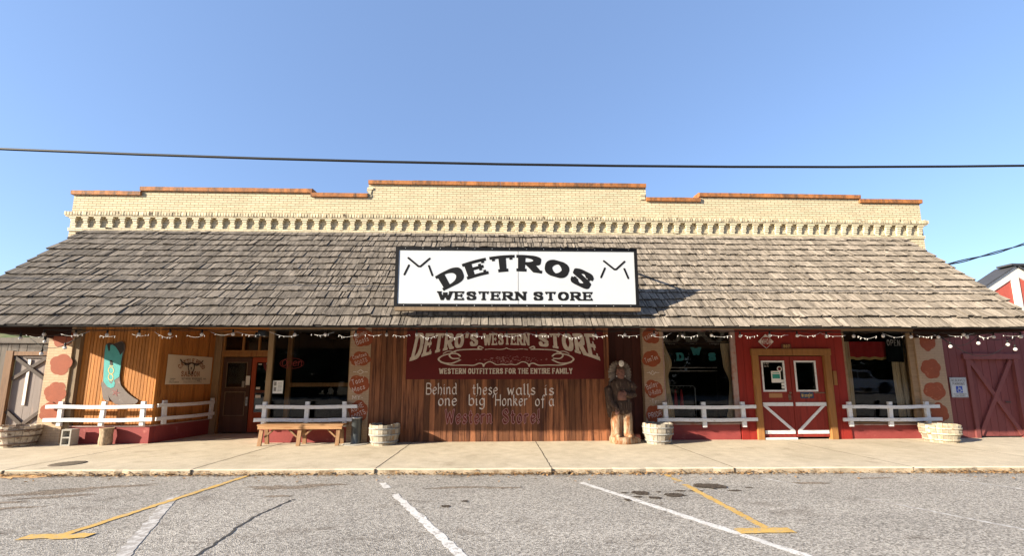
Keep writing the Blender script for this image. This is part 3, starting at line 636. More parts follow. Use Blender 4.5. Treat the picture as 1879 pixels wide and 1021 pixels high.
# small broken masonry at the two tall steps
for x, z0, z1 in ((-3.58, 6.60, 6.86), (4.05, 6.62, 6.74)):
    rb = MB(); z = z0
    while z < z1:
        rb.box(x-0.06+R.uniform(-.03, .02), x+0.06+R.uniform(-.03, .04), -0.016-R.uniform(0, .015), 0.02, z, z+0.055); z += 0.054
    rb.build('broken_masonry', MT['soldier'], B)
# corbelled brick cornice
co = MB()
def course(x0, x1, y, z0, z1, bl=0.2, gap=0.006):
    x = x0+0; 
    while x < x1-0.01:
        l = min(bl, x1-x); 
        if x1-x-l < 0.05: l = x1-x
        co.box(x, x+l-gap, y, -0.0005, z0+0.003, z1-0.003); x += l
course(XL-0.02, XR+0.02, -0.022, 5.54, 5.59); course(XL-0.02, XR+0.02, -0.032, 5.59, 5.632)
n = 74; pit = (XR-XL+0.06)/n
for i in range(n):
    c = XL-0.03+pit*(i+0.5)
    for k, (hw, pr) in enumerate(((0.048, .034), (0.060, .046), (0.048, .058), (0.060, .072))):
        z = 5.632+k*0.059; co.box(c-hw, c+hw, -pr, -0.0005, z+0.003, z+0.056)
    co.box(c-0.090, c+0.090, -0.088, -0.0005, 5.870, 5.912)
course(XL-0.05, XR+0.05, -0.098, 5.914, 5.936); course(XL-0.06, XR+0.06, -0.106, 5.936, 5.956)
cob = co.build('cornice', MT['corbel'], B)
sb = MB(); x = XL-0.07
while x < XR+0.06:
    w = 0.074; j = R.uniform(-.006, .006); sb.box(x, x+w-0.020, -0.120+j, -0.001, 5.958, 6.065+R.uniform(-.020, .003)); x += w
sb.box(XL-0.06, XR+0.06, -0.08, -0.0012, 5.959, 6.045, -1.1)
sb.build('soldier_course', MT['soldier'], B)

# shake roof, 45 degree slope
EY, EZ = -2.75, 2.672; SL = (5.575-2.672)/2.70; th = math.atan(SL)
U = Vector((1, 0, 0)); V = Vector((0, math.cos(th), math.sin(th))); Nn = Vector((0, -math.sin(th), math.cos(th)))
RX0, RX1 = -11.08, 11.47; LEN = (2.74)/math.cos(th)
def rp(x, s, h=0): return Vector((x, EY, EZ))+V*s+Nn*(h-0.045)
sh = MB(); nrow = 14; ex = LEN/nrow
for r in range(nrow+1):
    ph = R.uniform(0, 6); x = RX0+R.uniform(-.03, .03)
    while x < RX1:
        w = R.choice((0.06, 0.08, 0.10, 0.12, 0.13, 0.15, 0.17, 0.20))*R.uniform(.9, 1.1); gap = R.choice((0.006, 0.009, 0.012, 0.018, 0.026))
        if x+w > RX1+0.04: w = RX1+0.02-x
        if w < 0.03: break
        s0 = r*ex+R.gauss(0, 0.010)+0.012*math.sin(x*0.9+ph)-(0.012 if r == 0 else 0); s0 = max(s0, -0.03) if r == 0 else s0
        s1 = min(s0+ex*1.9, LEN+0.03); t = R.uniform(0.026, 0.044); tl = R.uniform(-0.007, 0.007); sk = R.gauss(0, 0.006); lift = R.choice((0, 0, 0, 0, .006, .014))
        if s1-s0 < 0.1: s1 = s0+0.1
        x0, x1 = x+gap/2, x+w-gap/2; hb = 0.028+lift
        if r == 0: hb, t, tl = 0.014, 0.014, tl*.5
        vs = [rp(x0, s0, hb-tl), rp(x1, s0+R.gauss(0, .004), hb+tl), rp(x1, s0+R.gauss(0, .004), hb+t+tl), rp(x0, s0, hb+t-tl),
              rp(x0+sk, s1, 0.001), rp(x1+sk, s1, 0.001), rp(x1+sk, s1, 0.005), rp(x0+sk, s1, 0.005)]
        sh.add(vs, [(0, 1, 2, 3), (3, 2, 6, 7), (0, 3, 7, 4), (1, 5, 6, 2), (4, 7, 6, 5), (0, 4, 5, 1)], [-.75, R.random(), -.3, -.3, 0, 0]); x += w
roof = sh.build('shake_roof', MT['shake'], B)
dk = MB(); a = [rp(RX0, -0.02, -0.002), rp(RX1, -0.02, -0.002), rp(RX1, LEN-0.02, -0.002), rp(RX0, LEN-0.02, -0.002)]
b = [p-Nn*0.03 for p in a]; dk.add(a+b, [(0, 1, 2, 3), (7, 6, 5, 4), (0, 4, 5, 1), (1, 5, 6, 2), (2, 6, 7, 3), (3, 7, 4, 0)])
dk.build('roof_deck', MT['felt'], B)
sf = MB(); x = RX0+0.12
sf.add([(RX0+0.1, EY+0.07, 2.63), (RX1-0.1, EY+0.07, 2.63), (RX1-0.1, -0.03, 3.03), (RX0+0.1, -0.03, 3.03), (RX0+0.1, EY+0.07, 2.645), (RX1-0.1, EY+0.07, 2.645), (RX1-0.1, -0.03, 3.05), (RX0+0.1, -0.03, 3.05)],
       [(3, 2, 1, 0), (4, 5, 6, 7), (0, 1, 5, 4), (1, 2, 6, 5), (2, 3, 7, 6), (3, 0, 4, 7)])
sf.build('soffit', MT['soffit'], B)
MB().box(RX0+0.02, RX1-0.02, EY+0.035, EY+0.06, 2.645, 2.668).build('fascia', MT['darkwood'], B)
for gx0, gx1 in ((RX0-0.03, RX0+0.06), (RX1-0.06, RX1+0.03)):
    gm = MB(); prism(gm, Frame((gx0, 0, 0), (0, 1, 0), (0, 0, 1)), [(EY+0.05, 2.585), (EY+0.30, 2.60), (-0.005, 2.70), (-0.005, 5.45), (EY+0.05, 2.60)], 0, gx1-gx0)
    gm.build('gable_panel', MT['darkwood'], B)
for bx in (-11.50, 11.90): MB().box(bx-.055, bx+.055, EY+.06, -.002, 2.665, 2.93).build('end_beam', MT['darkwood'], B)

# pillars with painted patches
def pillar(x0, x1, mat, patches, ydep=0.5, yf=0.0):
    p = MB().box(x0, x1, yf, yf+ydep, 0, 3.05).build('brick_pillar', MT[mat], B)
    fr = Frame((0, yf, 0))
    for (cx, cz, rx, rz, ph) in patches:
        q = MB(); paint(q, fr, [blob(cx, cz, rx, rz, 5+int(ph*7) % 2, 0.08, ph)], 0.003); q.build('painted_patch', MT['blob'], p)
    return p, fr
pl, fr = pillar(-11.55, -10.95, 'pillarbrick', [(-11.22, 2.68, .25, .24, .3), (-11.17, 1.99, .27, .25, 1.2), (-11.20, 1.28, .25, .27, 2.2), (-11.25, 0.80, .28, .22, 3.0)], yf=-0.004)
p2, f2 = pillar(-3.89, -3.36, 'brickpaint', [(-3.58, 2.70, .25, .25, .4), (-3.62, 2.13, .25, .19, 1.9), (-3.62, 1.47, .25, .23, 2.6), (-3.61, 0.80, .25, .24, 0.9)], yf=-0.004)
p3, f3 = pillar(3.86, 4.39, 'brickpaint', [(4.10, 2.76, .23, .22, .7), (4.08, 2.13, .23, .22, 2.0), (4.10, 1.33, .24, .22, 2.9), (4.08, 0.66, .21, .24, 1.4)], yf=-0.004)
p4, f4 = pillar(11.42, 12.20, 'brickpaint', [(11.78, 2.62, .22, .27, .2), (11.78, 1.86, .28, .25, 1.1), (11.80, 1.26, .29, .24, 2.3), (11.85, 0.68, .25, .24, 3.1)], yf=-0.004)
def letter(parent, fr, mat, polys, d=0.006, name='lettering'):
    q = MB(); paint(q, fr, polys, d); return q.build(name, MT[mat], parent)
hn = (0.10, 0.10, 0, True); A = rad(20)
def phrases(parent, fr, mat, items, d=0.006):
    for it in items: letter(parent, fr, mat, it, d)
phrases(p2, f2, 'wallwhite', [centred('DURANGO', .10, hn, -3.62, 2.72, .33, A*1.2), centred('Boots', .15, hn, -3.57, 2.55, .33, A), centred('Cowtown', .11, hn, -3.63, 2.16, .37, A*.8), centred('BOOTS', .11, hn, -3.58, 2.01, .32, A),
    centred("Taos'", .14, hn, -3.63, 1.50, .33, A*.9), centred('Mocs', .13, hn, -3.61, 1.31, .32, A*.9), centred('MY-', .11, hn, -3.64, 1.08, .27, 0),
    centred('ACME', .13, hn, -3.62, .82, .34, A*1.4), centred('BOOTS', .13, hn, -3.57, .64, .36, A*1.4),
    stroke_line([(-3.68, 1.79), (-3.60, 1.85), (-3.52, 1.79), (-3.60, 1.73), (-3.68, 1.79)], .016, smooth=False), stroke_line([(-3.78, 1.79), (-3.71, 1.79)], .014, smooth=False), stroke_line([(-3.49, 1.79), (-3.42, 1.79)], .014, smooth=False)])
phrases(p3, f3, 'wallwhite', [centred('KARMAN', .12, hn, 4.13, 2.71, .38, rad(28)), centred('TemTex', .13, hn, 4.09, 2.07, .36, A*.9), centred('Bailey-', .14, hn, 4.09, 1.37, .34, A), centred('U-Rollit', .12, hn, 4.14, 1.19, .32, A*.6),
    centred('PRIOR', .14, hn, 4.12, .60, .36, rad(12)), stroke_line([(4.00, 1.78), (4.09, 1.70), (4.18, 1.78)], .014, smooth=False)+stroke_line([(4.03, 1.72), (4.09, 1.82), (4.15, 1.72)], .014, smooth=False)+stroke_line([(3.94, 1.76), (4.02, 1.76)], .014, smooth=False)+stroke_line([(4.17, 1.76), (4.27, 1.76)], .014, smooth=False),
    centred('-Ty-', .10, hn, 4.10, .97, .24, 0)])

# header trim under the soffit, and dark timber above the windows
for a, b, z in ((-10.8, -6.02, 2.95), (-6.0, -3.9, 2.93), (4.38, 11.41, 2.925)): MB().box(a, b, -0.05, -0.006, z, 3.02).build('header_trim', MT['trimtan'], B)

# saloon: boot wall, knee walls, alcove
MB().box(-10.95, -10.80, 0.03, 0.2, 0.0, 3.02).build('corner_post', MT['postgrey'], B)
pk = MB(); planks(pk, (-10.80, 0.12), (-8.86, 0.12), 0.42, 3.02, 0.082, 0.02, 0.013, jit=0.003); planks(pk, (-8.86, 0.12), (-8.68, 2.03), 0.42, 3.04, 0.078, 0.02, 0.009, jit=0.003)
pk.build('cedar_wall', MT['cedar'], B)
kn = MB(); kn.box(-10.96, -8.84, 0.06, 0.2, 0, 0.42); kn.build('knee_wall', MT['knee'], B)
k2 = MB(); prism(k2, Frame((0, 0, 0), (1, 0, 0), (0, 1, 0)), [(-9.0, .19), (-8.805, .19), (-8.64, 2.04), (-8.9, 2.04)], 0, 0.42); k2.build('knee_wall', MT['knee'], B)
sl2 = MB(); sl2.box(-10.96, -8.80, 0.035, 0.15, 0.422, 0.452); prism(sl2, Frame((0, 0, 0), (1, 0, 0), (0, 1, 0)), [(-8.9, .151), (-8.775, .151), (-8.61, 2.0), (-8.8, 2.0)], 0.422, 0.452)
sl2.build('wall_ledge', MT['pinksill'], B)
# alcove: jambs, doors, transom
jb = MB(); jb.box(-8.68, -8.48, 1.93, 2.15, 0, 3.04); jb.build('door_jamb', MT['posttan'], B)
MB().box(-8.48, -8.44, 1.99, 2.1, 0, 2.30).build('door_jamb', MT['orangewood'], B)
tf = MB(); tf.box(-8.48, -6.5, 1.97, 2.1, 2.30, 2.42); tf.box(-8.48, -6.5, 1.98, 2.08, 2.42, 2.50); tf.box(-8.48, -6.5, 1.98, 2.08, 2.93, 3.04)
for x in (-8.48, -7.90, -7.42, -6.92, -6.5): tf.box(x, x+0.055, 1.985, 2.06, 2.50, 2.93)
tr = tf.build('transom_window', MT['orangewood'], B)
MB().box(-8.42, -6.5, 2.03, 2.036, 2.50, 2.93).build('pane', MT['glass'], tr)
def panel_door(x0, x1, y, z0, z1, mat, glass_z, panel=None, st=0.12):
    """stiles and rails around a glazed field, with an optional lower field"""
    mb = MB(); mb.box(x0, x0+st, y, y+0.05, z0, z1); mb.box(x1-st, x1, y, y+0.05, z0, z1)
    zs = [z0]+[q for a in sorted([glass_z]+([panel] if panel else [])) for q in a]+[z1]
    for i in range(0, len(zs), 2): mb.box(x0+st, x1-st, y, y+0.05, zs[i], zs[i+1])
    if panel: mb.box(x0+st, x1-st, y+0.018, y+0.04, panel[0], panel[1])
    d = mb.build('door', MT[mat], B, bevel=0.004)
    MB().box(x0+st, x1-st, y+0.02, y+0.026, *glass_z).build('pane', MT['glass'], d); return d
d1 = panel_door(-8.44, -7.60, 2.03, 0.03, 2.28, 'darkdoor', (1.36, 2.14), (0.52, 1.24))
tm = MB()
for z0, z1 in ((1.36, 2.14), (0.52, 1.24)): 
    for (xa, xb, za, zb) in ((-8.33, -8.31, z0, z1), (-7.73, -7.71, z0, z1), (-8.31, -7.73, z0, z0+.02), (-8.31, -7.73, z1-.02, z1)): tm.box(xa, xb, 2.022, 2.032, za, zb)
tm.build('moulding', MT['postgrey'], d1)
hm = MB(); hm.tube([(-7.66, 2.03, 1.0), (-7.66, 1.97, 1.0), (-7.66, 1.965, 0.9), (-7.66, 2.03, 0.9)], 0.012); hm.box(-7.69, -7.63, 2.02, 2.029, .82, 1.08); hm.build('handle', MT['steel'], d1)
MB().box(-7.72, -7.60, 2.005, 2.012, 1.44, 1.72).build('notice', MT['paper'], d1)
MB().box(-7.84, -7.76, 2.022, 2.028, 1.38, 1.56).build('sticker', MT['greyink'], d1)
d2 = panel_door(-7.58, -6.66, 2.03, 0.03, 2.28, 'rustdoor', (0.62, 2.13), None, 0.13)
MB().box(-7.45, -6.79, 2.035, 2.06, 1.20, 1.28).build('push_bar', MT['brown'], d2)
stk = MB(); fr2 = Frame((0, 2.048, 0)); 
ring = [[(math.cos(t)*r-6.86, math.sin(t)*r+2.12) for t, r in ((a, .30), (b2, .30), (b2, .22), (a, .22))] for a, b2 in [(math.pi+i*math.pi/24, math.pi+(i+1)*math.pi/24) for i in range(12)]]
q = MB(); paint(q, fr2, ring, 0.0); q.build('sticker', MT['paper'], d2)
q = MB(); paint(q, fr2, [[(math.cos(t)*r-6.86, math.sin(t)*r+2.12) for t, r in ((a, .40), (b2, .40), (b2, .31), (a, .31))] for a, b2 in [(math.pi+i*math.pi/24, math.pi+(i+1)*math.pi/24) for i in range(12)]], 0.0); q.build('sticker', MT['signred'], d2)
for x0, x1, z0, z1, mm in ((-7.42, -7.30, 1.31, 1.38, 'paper'), (-7.42, -7.26, 1.05, 1.14, 'paper'), (-7.18, -6.98, .82, 1.08, 'greyink'), (-7.40, -7.30, 2.06, 2.09, 'paper')):
    MB().box(x0, x1, 2.045, 2.049, z0, z1).build('sticker', MT[mm], d2)
MB().box(-8.7, -5.9, 0.2, 2.1, 3.045, 3.06).build('alcove_ceiling', MT['cedar'], B)
ar = MB(); planks(ar, (-6.62, 2.03), (-6.02, 0.18), 0.42, 3.04, 0.12); ar.build('alcove_side_wall', MT['postgrey'], B)
k3 = MB(); prism(k3, Frame((0, 0, 0), (1, 0, 0), (0, 1, 0)), [(-6.66, 2.04), (-6.10, .06), (-3.885, .06), (-3.885, .2), (-5.9, .2), (-6.45, 2.04)], 0, 0.42); k3.build('knee_wall', MT['knee'], B)

# middle shop window
def window(x0, x1, z0, z1, y, mat, wl_, wr_, tilt=0.0, mull=()):
    f = MB(); f.box(x0, x0+wl_, y-0.03, y+0.07, z0, z1); f.box(x1-wr_, x1, y-0.03, y+0.07, z0, z1)
    f.box(x0+wl_, x1-wr_, y-0.028, y+0.068, z0, z0+0.05); f.box(x0+wl_, x1-wr_, y-0.028, y+0.068, z1-0.045, z1)
    for (a, b, c, d) in mull: f.box(a, b, y-0.01, y+0.05, c, d)
    w = f.build('window', MT[mat], B)
    g_ = MB(); dy = math.tan(tilt)*(z1-z0)/2; g_.add([(x0+wl_, y+0.025+dy, z0+.05), (x1-wr_, y+0.025+dy, z0+.05), (x1-wr_, y+0.025-dy, z1-.045), (x0+wl_, y+0.025-dy, z1-.045)], [(0, 1, 2, 3)])
    g_.build('pane', MT['glass'], w); return w
w1 = window(-6.03, -3.89, 0.46, 2.94, 0.06, 'posttan', .13, .03)
im = MB(); im.box(-5.62, -5.50, 0.22, 0.30, 0.46, 2.94); im.box(-5.50, -3.95, 0.22, 0.30, 1.41, 1.51); im.build('mullion', MT['orangewood'], w1)
MB().box(-6.05, -3.885, -0.02, 0.16, 0.424, 0.456).build('sill', MT['pinksill'], w1)

# brown plank wall, dark recess
pw = MB(); planks(pw, (-3.36, 0.0), (2.80, 0.0), 0.0, 3.03, 0.145, 0.02, 0.012, jit=0.004, wv=.15)
PW = pw.build('plank_wall', MT['plank'], B)
MB().box(2.80, 2.93, -0.02, 0.05, 0, 3.03).build('trim_post', MT['plank'], B)
pd = MB(); planks(pd, (2.93, 0.16), (3.86, 0.16), 0.0, 3.03, 0.23, 0.02, 0.01); pd.build('recessed_panel', MT['plankdark'], B)
frw = Frame((0, 0, 0)); ca = (0.13, 0.035, rad(38))
for wd, cx, z, w in (('Behind', -1.49, 1.21, .80), ('these', -.36, 1.20, .66), ('walls', .59, 1.19, .74), ('is', 1.33, 1.18, .24), ('one', -1.33, .92, .48), ('big', -.57, .92, .42), ("'Honker'", .33, .91, .98), ('of', 1.08, .90, .26), ('a', 1.38, .90, .14)):
    letter(PW, frw, 'wallwhite', centred(wd, .285, ca, cx, z, w, gap=.17, xs=1.1), 0.010)
def outline(polys, w=.014):
    o = []
    v, f = union(polys); cnt = {}
    for t in f:
        for a, b in zip(t, list(t[1:])+[t[0]]): cnt[(a, b)] = 1
    for (a, b) in cnt:
        if (b, a) not in cnt: o += sweep([v[a], v[b]], nibpts(w, w, 0, True))
    return o
for wd, cx, w in (('Western', -.78, 1.22), ('Store!', .58, .98)):
    wst = centred(wd, .36, (0.22, 0.09, rad(30)), cx, .46, w, gap=.2, xs=1.15)
    letter(PW, frw, 'pinkpaint', outline(wst, .012), 0.010); letter(PW, frw, 'letterdark', wst, 0.0075)

# right shop windows and red wall
kr = MB(); kr.box(4.37, 6.40, 0.06, 0.2, 0, 0.40); kr.build('knee_wall', MT['knee'], B)
kr = MB(); kr.box(9.37, 11.43, 0.06, 0.2, 0, 0.36); kr.build('knee_wall', MT['knee'], B)
w2 = window(4.392, 6.42, 0.43, 2.925, 0.06, 'pinksill', .05, .13)
MB().box(4.392, 6.42, -0.015, 0.16, 0.40, 0.43).build('sill', MT['pinksill'], w2)
MB().box(4.44, 6.30, 0.10, 0.13, 2.56, 2.585).build('glazing_bar', MT['cord'], w2)
w3 = window(9.40, 11.42, 0.39, 2.925, 0.06, 'trimtan', .06, .17, tilt=rad(1.0))
MB().box(9.40, 11.42, -0.015, 0.16, 0.36, 0.39).build('sill', MT['pinksill'], w3)
rw = MB(); planks(rw, (6.42, 0.02), (6.84, 0.02), 0, 2.925, 0.20, jit=.002); planks(rw, (8.96, 0.02), (9.40, 0.02), 0, 2.925, 0.20, jit=.002); planks(rw, (6.84, 0.02), (8.96, 0.02), 2.36, 2.925, 0.6, jit=.001, gap=.003)
RW = rw.build('red_wall', MT['redwall'], B)
df = MB(); df.box(6.82, 6.99, -0.035, 0.1, 0, 2.22); df.box(8.81, 8.98, -0.035, 0.1, 0, 2.22); df.box(6.80, 9.00, -0.045, 0.1, 2.22, 2.40)
df.build('door_frame', MT['orangewood'], B, bevel=.006)
def barn_door(x0, x1, flip):
    y = 0.045; a, b = (x0+.10, x0+.72) if not flip else (x0+.11, x0+.69)
    mb = MB(); mb.box(x0, a, y, y+.045, .06, 2.2); mb.box(b, x1, y, y+.045, .06, 2.2); mb.box(a, b, y, y+.045, .06, 1.26); mb.box(a, b, y, y+.045, 2.07, 2.2)
    d = mb.build('door', MT['reddoor'], B, bevel=.004)
    gf = MB(); 
    for q in ((a-.01, a+.035, 1.25, 2.08), (b-.035, b+.01, 1.25, 2.08), (a+.035, b-.035, 1.25, 1.295), (a+.035, b-.035, 2.035, 2.08)): gf.box(q[0], q[1], y-.012, y+.002, q[2], q[3])
    gf.build('glass_frame', MT['white'], d)
    MB().box(a, b, y+.02, y+.025, 1.26, 2.07).build('pane', MT['glass'], d)
    br = MB(); br.box(x0+.05, x1-.02, y-.02, y+.001, .87, .965); br.box(x0+.05, x1-.02, y-.02, y+.001, .145, .235)
    p, q = ((x0+.06, .90), (x1-.08, .20)) if not flip else ((x1-.06, .90), (x0+.10, .20))
    dx = .075 if not flip else -.075
    prism(br, Frame((0, y, 0)), [(p[0], .868), (p[0]+dx*1.3, .868), (q[0]+dx*.7, .237), (q[0]-dx*.7, .237)] if not flip else [(p[0]+dx*1.3, .868), (p[0], .868), (q[0]-dx*.7, .237), (q[0]+dx*.7, .237)], -.001, .019)
    br.build('brace', MT['white'], d); return d
e1 = barn_door(7.0, 7.885, False); e2 = barn_door(7.90, 8.80, True)
MB().box(7.0, 7.88, -0.02, 0.06, 0.005, 0.05).build('threshold', MT['white'], e1)
kb = MB(); kb.ball((7.80, 0.0, 1.22), .03, .03, .03); kb.tube([(7.80, .045, 1.22), (7.80, 0, 1.22)], .012); kb.box(7.765, 7.835, .036, .043, 1.02, 1.18); kb.tube([(7.80, .04, 1.15), (7.80, -.01, 1.14), (7.80, -.01, 1.05), (7.80, .04, 1.04)], .01); kb.build('handle', MT['hoop'], e1)
MB().box(7.24, 7.60, 0.038, 0.043, 1.09, 1.21).build('taped_card', wood('tan_card', (0.40, 0.20, 0.09), axis='x'), e1)
fd = Frame((0, 0.062, 0)); q = MB(); q.box(7.36, 7.62, .058, .062, 1.49, 1.80); nt_ = q.build('notice', MT['paper'], e1)
q = MB(); paint(q, fd, [rect(7.385, 7.595, 1.60, 1.72)]+[rect(7.40, 7.58, 1.745, 1.765)], .006); q.build('notice_print', MT['green'], e1)
q = MB(); paint(q, fd, [[(7.60+.07*math.cos(t), 1.86+.07*math.sin(t)) for t in [i*math.pi/10 for i in range(20)]]], .004); q.build('sticker', MT['paper'], e1)
q = MB(); paint(q, fd, [[(7.60+.045*math.cos(t), 1.86+.045*math.sin(t)) for t in [i*math.pi/10 for i in range(20)]]], .007); q.build('sticker', MT['signred'], e1)
for i in range(3): MB().box(7.62, 7.69, .055, .060, 1.33+.085*i, 1.40+.085*i).build('sticker', MT['paper'], e1)
q = MB(); paint(q, fd, centred('11 AM', .05, hn, 7.24, 1.98, .14)+centred('to 5', .05, hn, 7.24, 1.91, .12), .006); q.build('lettering', MT['wallwhite'], e1)
pq = MB(); pq.box(8.10, 8.46, 0.036, 0.043, 1.07, 1.235); pq.build('plaque', MT['denim'], e2)
q = MB(); paint(q, Frame((0, .036, 0)), centred('Wrangler', .10, (0.2, 0.12, 0), 8.28, 1.11, .31, rad(4)), .003); q.build('lettering', MT['gold'], e2)
for z in (1.20, .20): MB().box(8.50, 8.80, 0.034, 0.043, z, z+.035).build('hinge', MT['hoop'], e2)
MB().box(9.02, 9.12, -0.012, 0.008, 1.42, 1.80).build('wall_patch', MT['orangewood'], B)

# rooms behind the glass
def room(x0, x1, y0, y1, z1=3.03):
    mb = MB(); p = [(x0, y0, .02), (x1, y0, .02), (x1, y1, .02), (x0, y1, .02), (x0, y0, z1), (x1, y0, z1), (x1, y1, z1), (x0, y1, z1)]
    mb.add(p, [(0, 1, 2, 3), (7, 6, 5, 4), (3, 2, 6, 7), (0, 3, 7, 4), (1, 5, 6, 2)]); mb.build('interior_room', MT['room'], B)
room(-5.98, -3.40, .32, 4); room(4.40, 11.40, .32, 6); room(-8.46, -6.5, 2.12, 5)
#@@PART3
# ------------------------------------------------------------------ roof sign
RS = thing('roof_sign', 'big white billboard with black border and lettering standing on the shake awning', 'sign', (0.38, -2.65, 2.9))
x0, x1, z0, z1, ys = -2.11, 2.87, 3.03, 4.28, -2.69
MB().box(x0+.01, x1-.01, ys, ys+.03, z0+.01, z1-.01).build('board', MT['signwhite'], RS)
fm = MB(); fw_ = .066
fm.box(x0, x1, ys-.012, ys+.04, z0, z0+fw_); fm.box(x0, x1, ys-.012, ys+.04, z1-fw_, z1); fm.box(x0, x0+fw_, ys-.0115, ys+.04, z0+fw_, z1-fw_); fm.box(x1-fw_, x1, ys-.0115, ys+.04, z0+fw_, z1-fw_)
fm.build('frame', MT['black'], RS)
MB().box(.385, .392, ys-.0035, ys, z0+fw_, z1-fw_).build('seam', MT['greyink'], RS)
bt = MB()
for i in range(14):
    for z in (z0+.03, z1-.03): bt.ball((x0+.2+i*.354, ys-.014, z), .009, .005, .009, 6, 4)
bt.build('bolts', MT['steel'], RS)['kind'] = 'stuff'
fs = Frame((0, ys, 0)); SN = (.30, .185, 0)
def arc_word(word, h, nib, width, cx, cz, Rr, xs, gap, slab):
    p, w = text(word, h, nib, xs=xs, gap=gap, slab=slab, sub=5); k = width/w; out = []
    for q in p:
        o = []
        for x, y in q:
            a = ((x-w/2)*k)/Rr; r = Rr+y-h/2; o.append((cx+r*math.sin(a), cz-Rr+r*math.cos(a)))
        out.append(o)
    return out
q = MB(); paint(q, fs, arc_word('DETROS', .35, (.31, .18, 0), 3.24, .36, 3.955, 3.0, 1.12, .15, .075), .004); q.build('lettering', MT['black'], RS)
q = MB(); paint(q, fs, centred('WESTERN STORE', .185, (.27, .18, 0), .34, 3.17, 3.15, xs=1.15, gap=.20, slab=.09), .004); q.build('lettering', MT['black'], RS)
for ox, oz in ((-1.62, 0), (2.40, -.035)):
    q = MB(); pl_ = []
    for l in ([(-.23, 3.99), (-.02, 3.815), (.02, 3.815), (.20, 3.98)], [(-.215, 3.835), (-.30, 3.645)], [(.19, 3.825), (.265, 3.63)]): pl_ += sweep(l, nibpts(.042, .042, 0, True))
    paint(q, fs, [[(x+ox, z+oz+.055) for x, z in p] for p in pl_], .004); q.build('brand_mark', MT['black'], RS)
MB().box(x0+.02, x1+.02, -2.715, -2.60, 2.955, 3.026).build('ledge_board', MT['postgrey'], RS)
for x in (-1.26, 2.0): MB().bar((x, -2.66, 2.76), (x, -2.66, 2.955), .04, .04).build('bracket', MT['steel'], RS)
for x in (-2.02, .38, 2.78): MB().bar((x, ys+.04, 4.1), (x, -1.02, 4.42), .045, .045).build('strut', MT['steel'], RS)

# ------------------------------------------------------------------ painted board sign on the plank wall
PS = thing('painted_sign', 'dark red painted board with cream old west lettering on the brown plank wall', 'sign', (.19, -.02, 1.6))
prism_y = -.03
MB().box(-2.42, 2.79, prism_y, -.006, 1.595, 2.90).build('board', MT['signred'], PS)
fp = Frame((0, prism_y, 0))
def town(word, cx, w, xs=.8, nib=(.26, .15, 0), slab=.07):
    p, tw = text(word, 1.0, nib, xs=xs, gap=.10, slab=slab, sub=6); k = w/tw; out = []
    for q in p:
        o = []
        for x, y in q:
            X = cx-w/2+x*k; u = abs(X-.20)/2.42; top = 2.805-.0*u; h = .30+.10*u+.36*max(0, (u-.25)/.75)**2.2
            sgn = -1 if X < .2 else 1
            o.append((X+sgn*(1-y)*.16*u**3, top-(1-y)*h))
        out.append(o)
    return out
for wd, cx, w in (("DETRO'S", -1.36, 1.62), ('WESTERN', .20, 1.22), ('STORE', 1.80, 1.50)):
    q = MB(); paint(q, fp, town(wd, cx, w, nib=(.22 if wd == 'WESTERN' else .26, .14, 0)), .003); q.build('lettering', MT['cream'], PS)
q = MB(); paint(q, fp, centred('WESTERN OUTFITTERS FOR THE ENTIRE FAMILY', .145, (.24, .15, 0), .19, 1.735, 3.50, xs=.85, gap=.16, slab=.05), .003); q.build('lettering', MT['cream'], PS)
sc = []
for s in (-1, 1):
    def S(pts): return [(.20+s*x, z) for x, z in pts]
    sc += stroke_line(S([(.62, 2.42), (.72, 2.46), (.74, 2.40), (.66, 2.38), (.9, 2.38), (1.25, 2.36), (1.42, 2.30), (1.50, 2.22), (1.42, 2.14), (1.25, 2.14)]), .045, .03)
    sc += stroke_line(S([(1.22, 2.20), (1.30, 2.26), (1.50, 2.26), (1.70, 2.20), (1.78, 2.11), (1.66, 2.03), (1.45, 2.01), (1.30, 2.06), (1.22, 2.10)]), .05, .03)
    sc += stroke_line(S([(1.72, 2.04), (1.45, 1.965), (1.1, 1.965), (.86, 1.96), (.72, 2.01), (.62, 1.99), (.60, 1.93)]), .045, .025)
    sc += stroke_line(S([(.60, 1.93), (.55, 2.01), (.42, 2.05), (.26, 1.975), (.12, 1.985), (0, 1.97)]), .03, .02)
    sc += stroke_line(S([(.56, 2.375), (.4, 2.39), (.2, 2.375), (.06, 2.39), (0, 2.42)]), .03, .018)
    sc += stroke_line(S([(1.34, 2.30), (1.52, 2.33), (1.66, 2.27)]), .03, .02)
q = MB(); paint(q, fp, sc, .003); q.build('scrollwork', MT['cream'], PS)
hr = []; rr = random.Random(5)
for i in range(120):
    x = rr.gauss(0.1, .40); z = 2.10+rr.uniform(-.10, .13)*max(.15, 1-abs(x-.15)/1.0); l = rr.uniform(.01, .05); a = rr.uniform(-.7, .7)
    hr += sweep([(x+.15, z), (x+.15+l*math.cos(a), z+l*math.sin(a))], nibpts(.012, .008, 0, True))
q = MB(); paint(q, fp, hr, .003); o = q.build('cattle_drawing', MT['pinkpaint'], PS); o['kind'] = 'stuff'

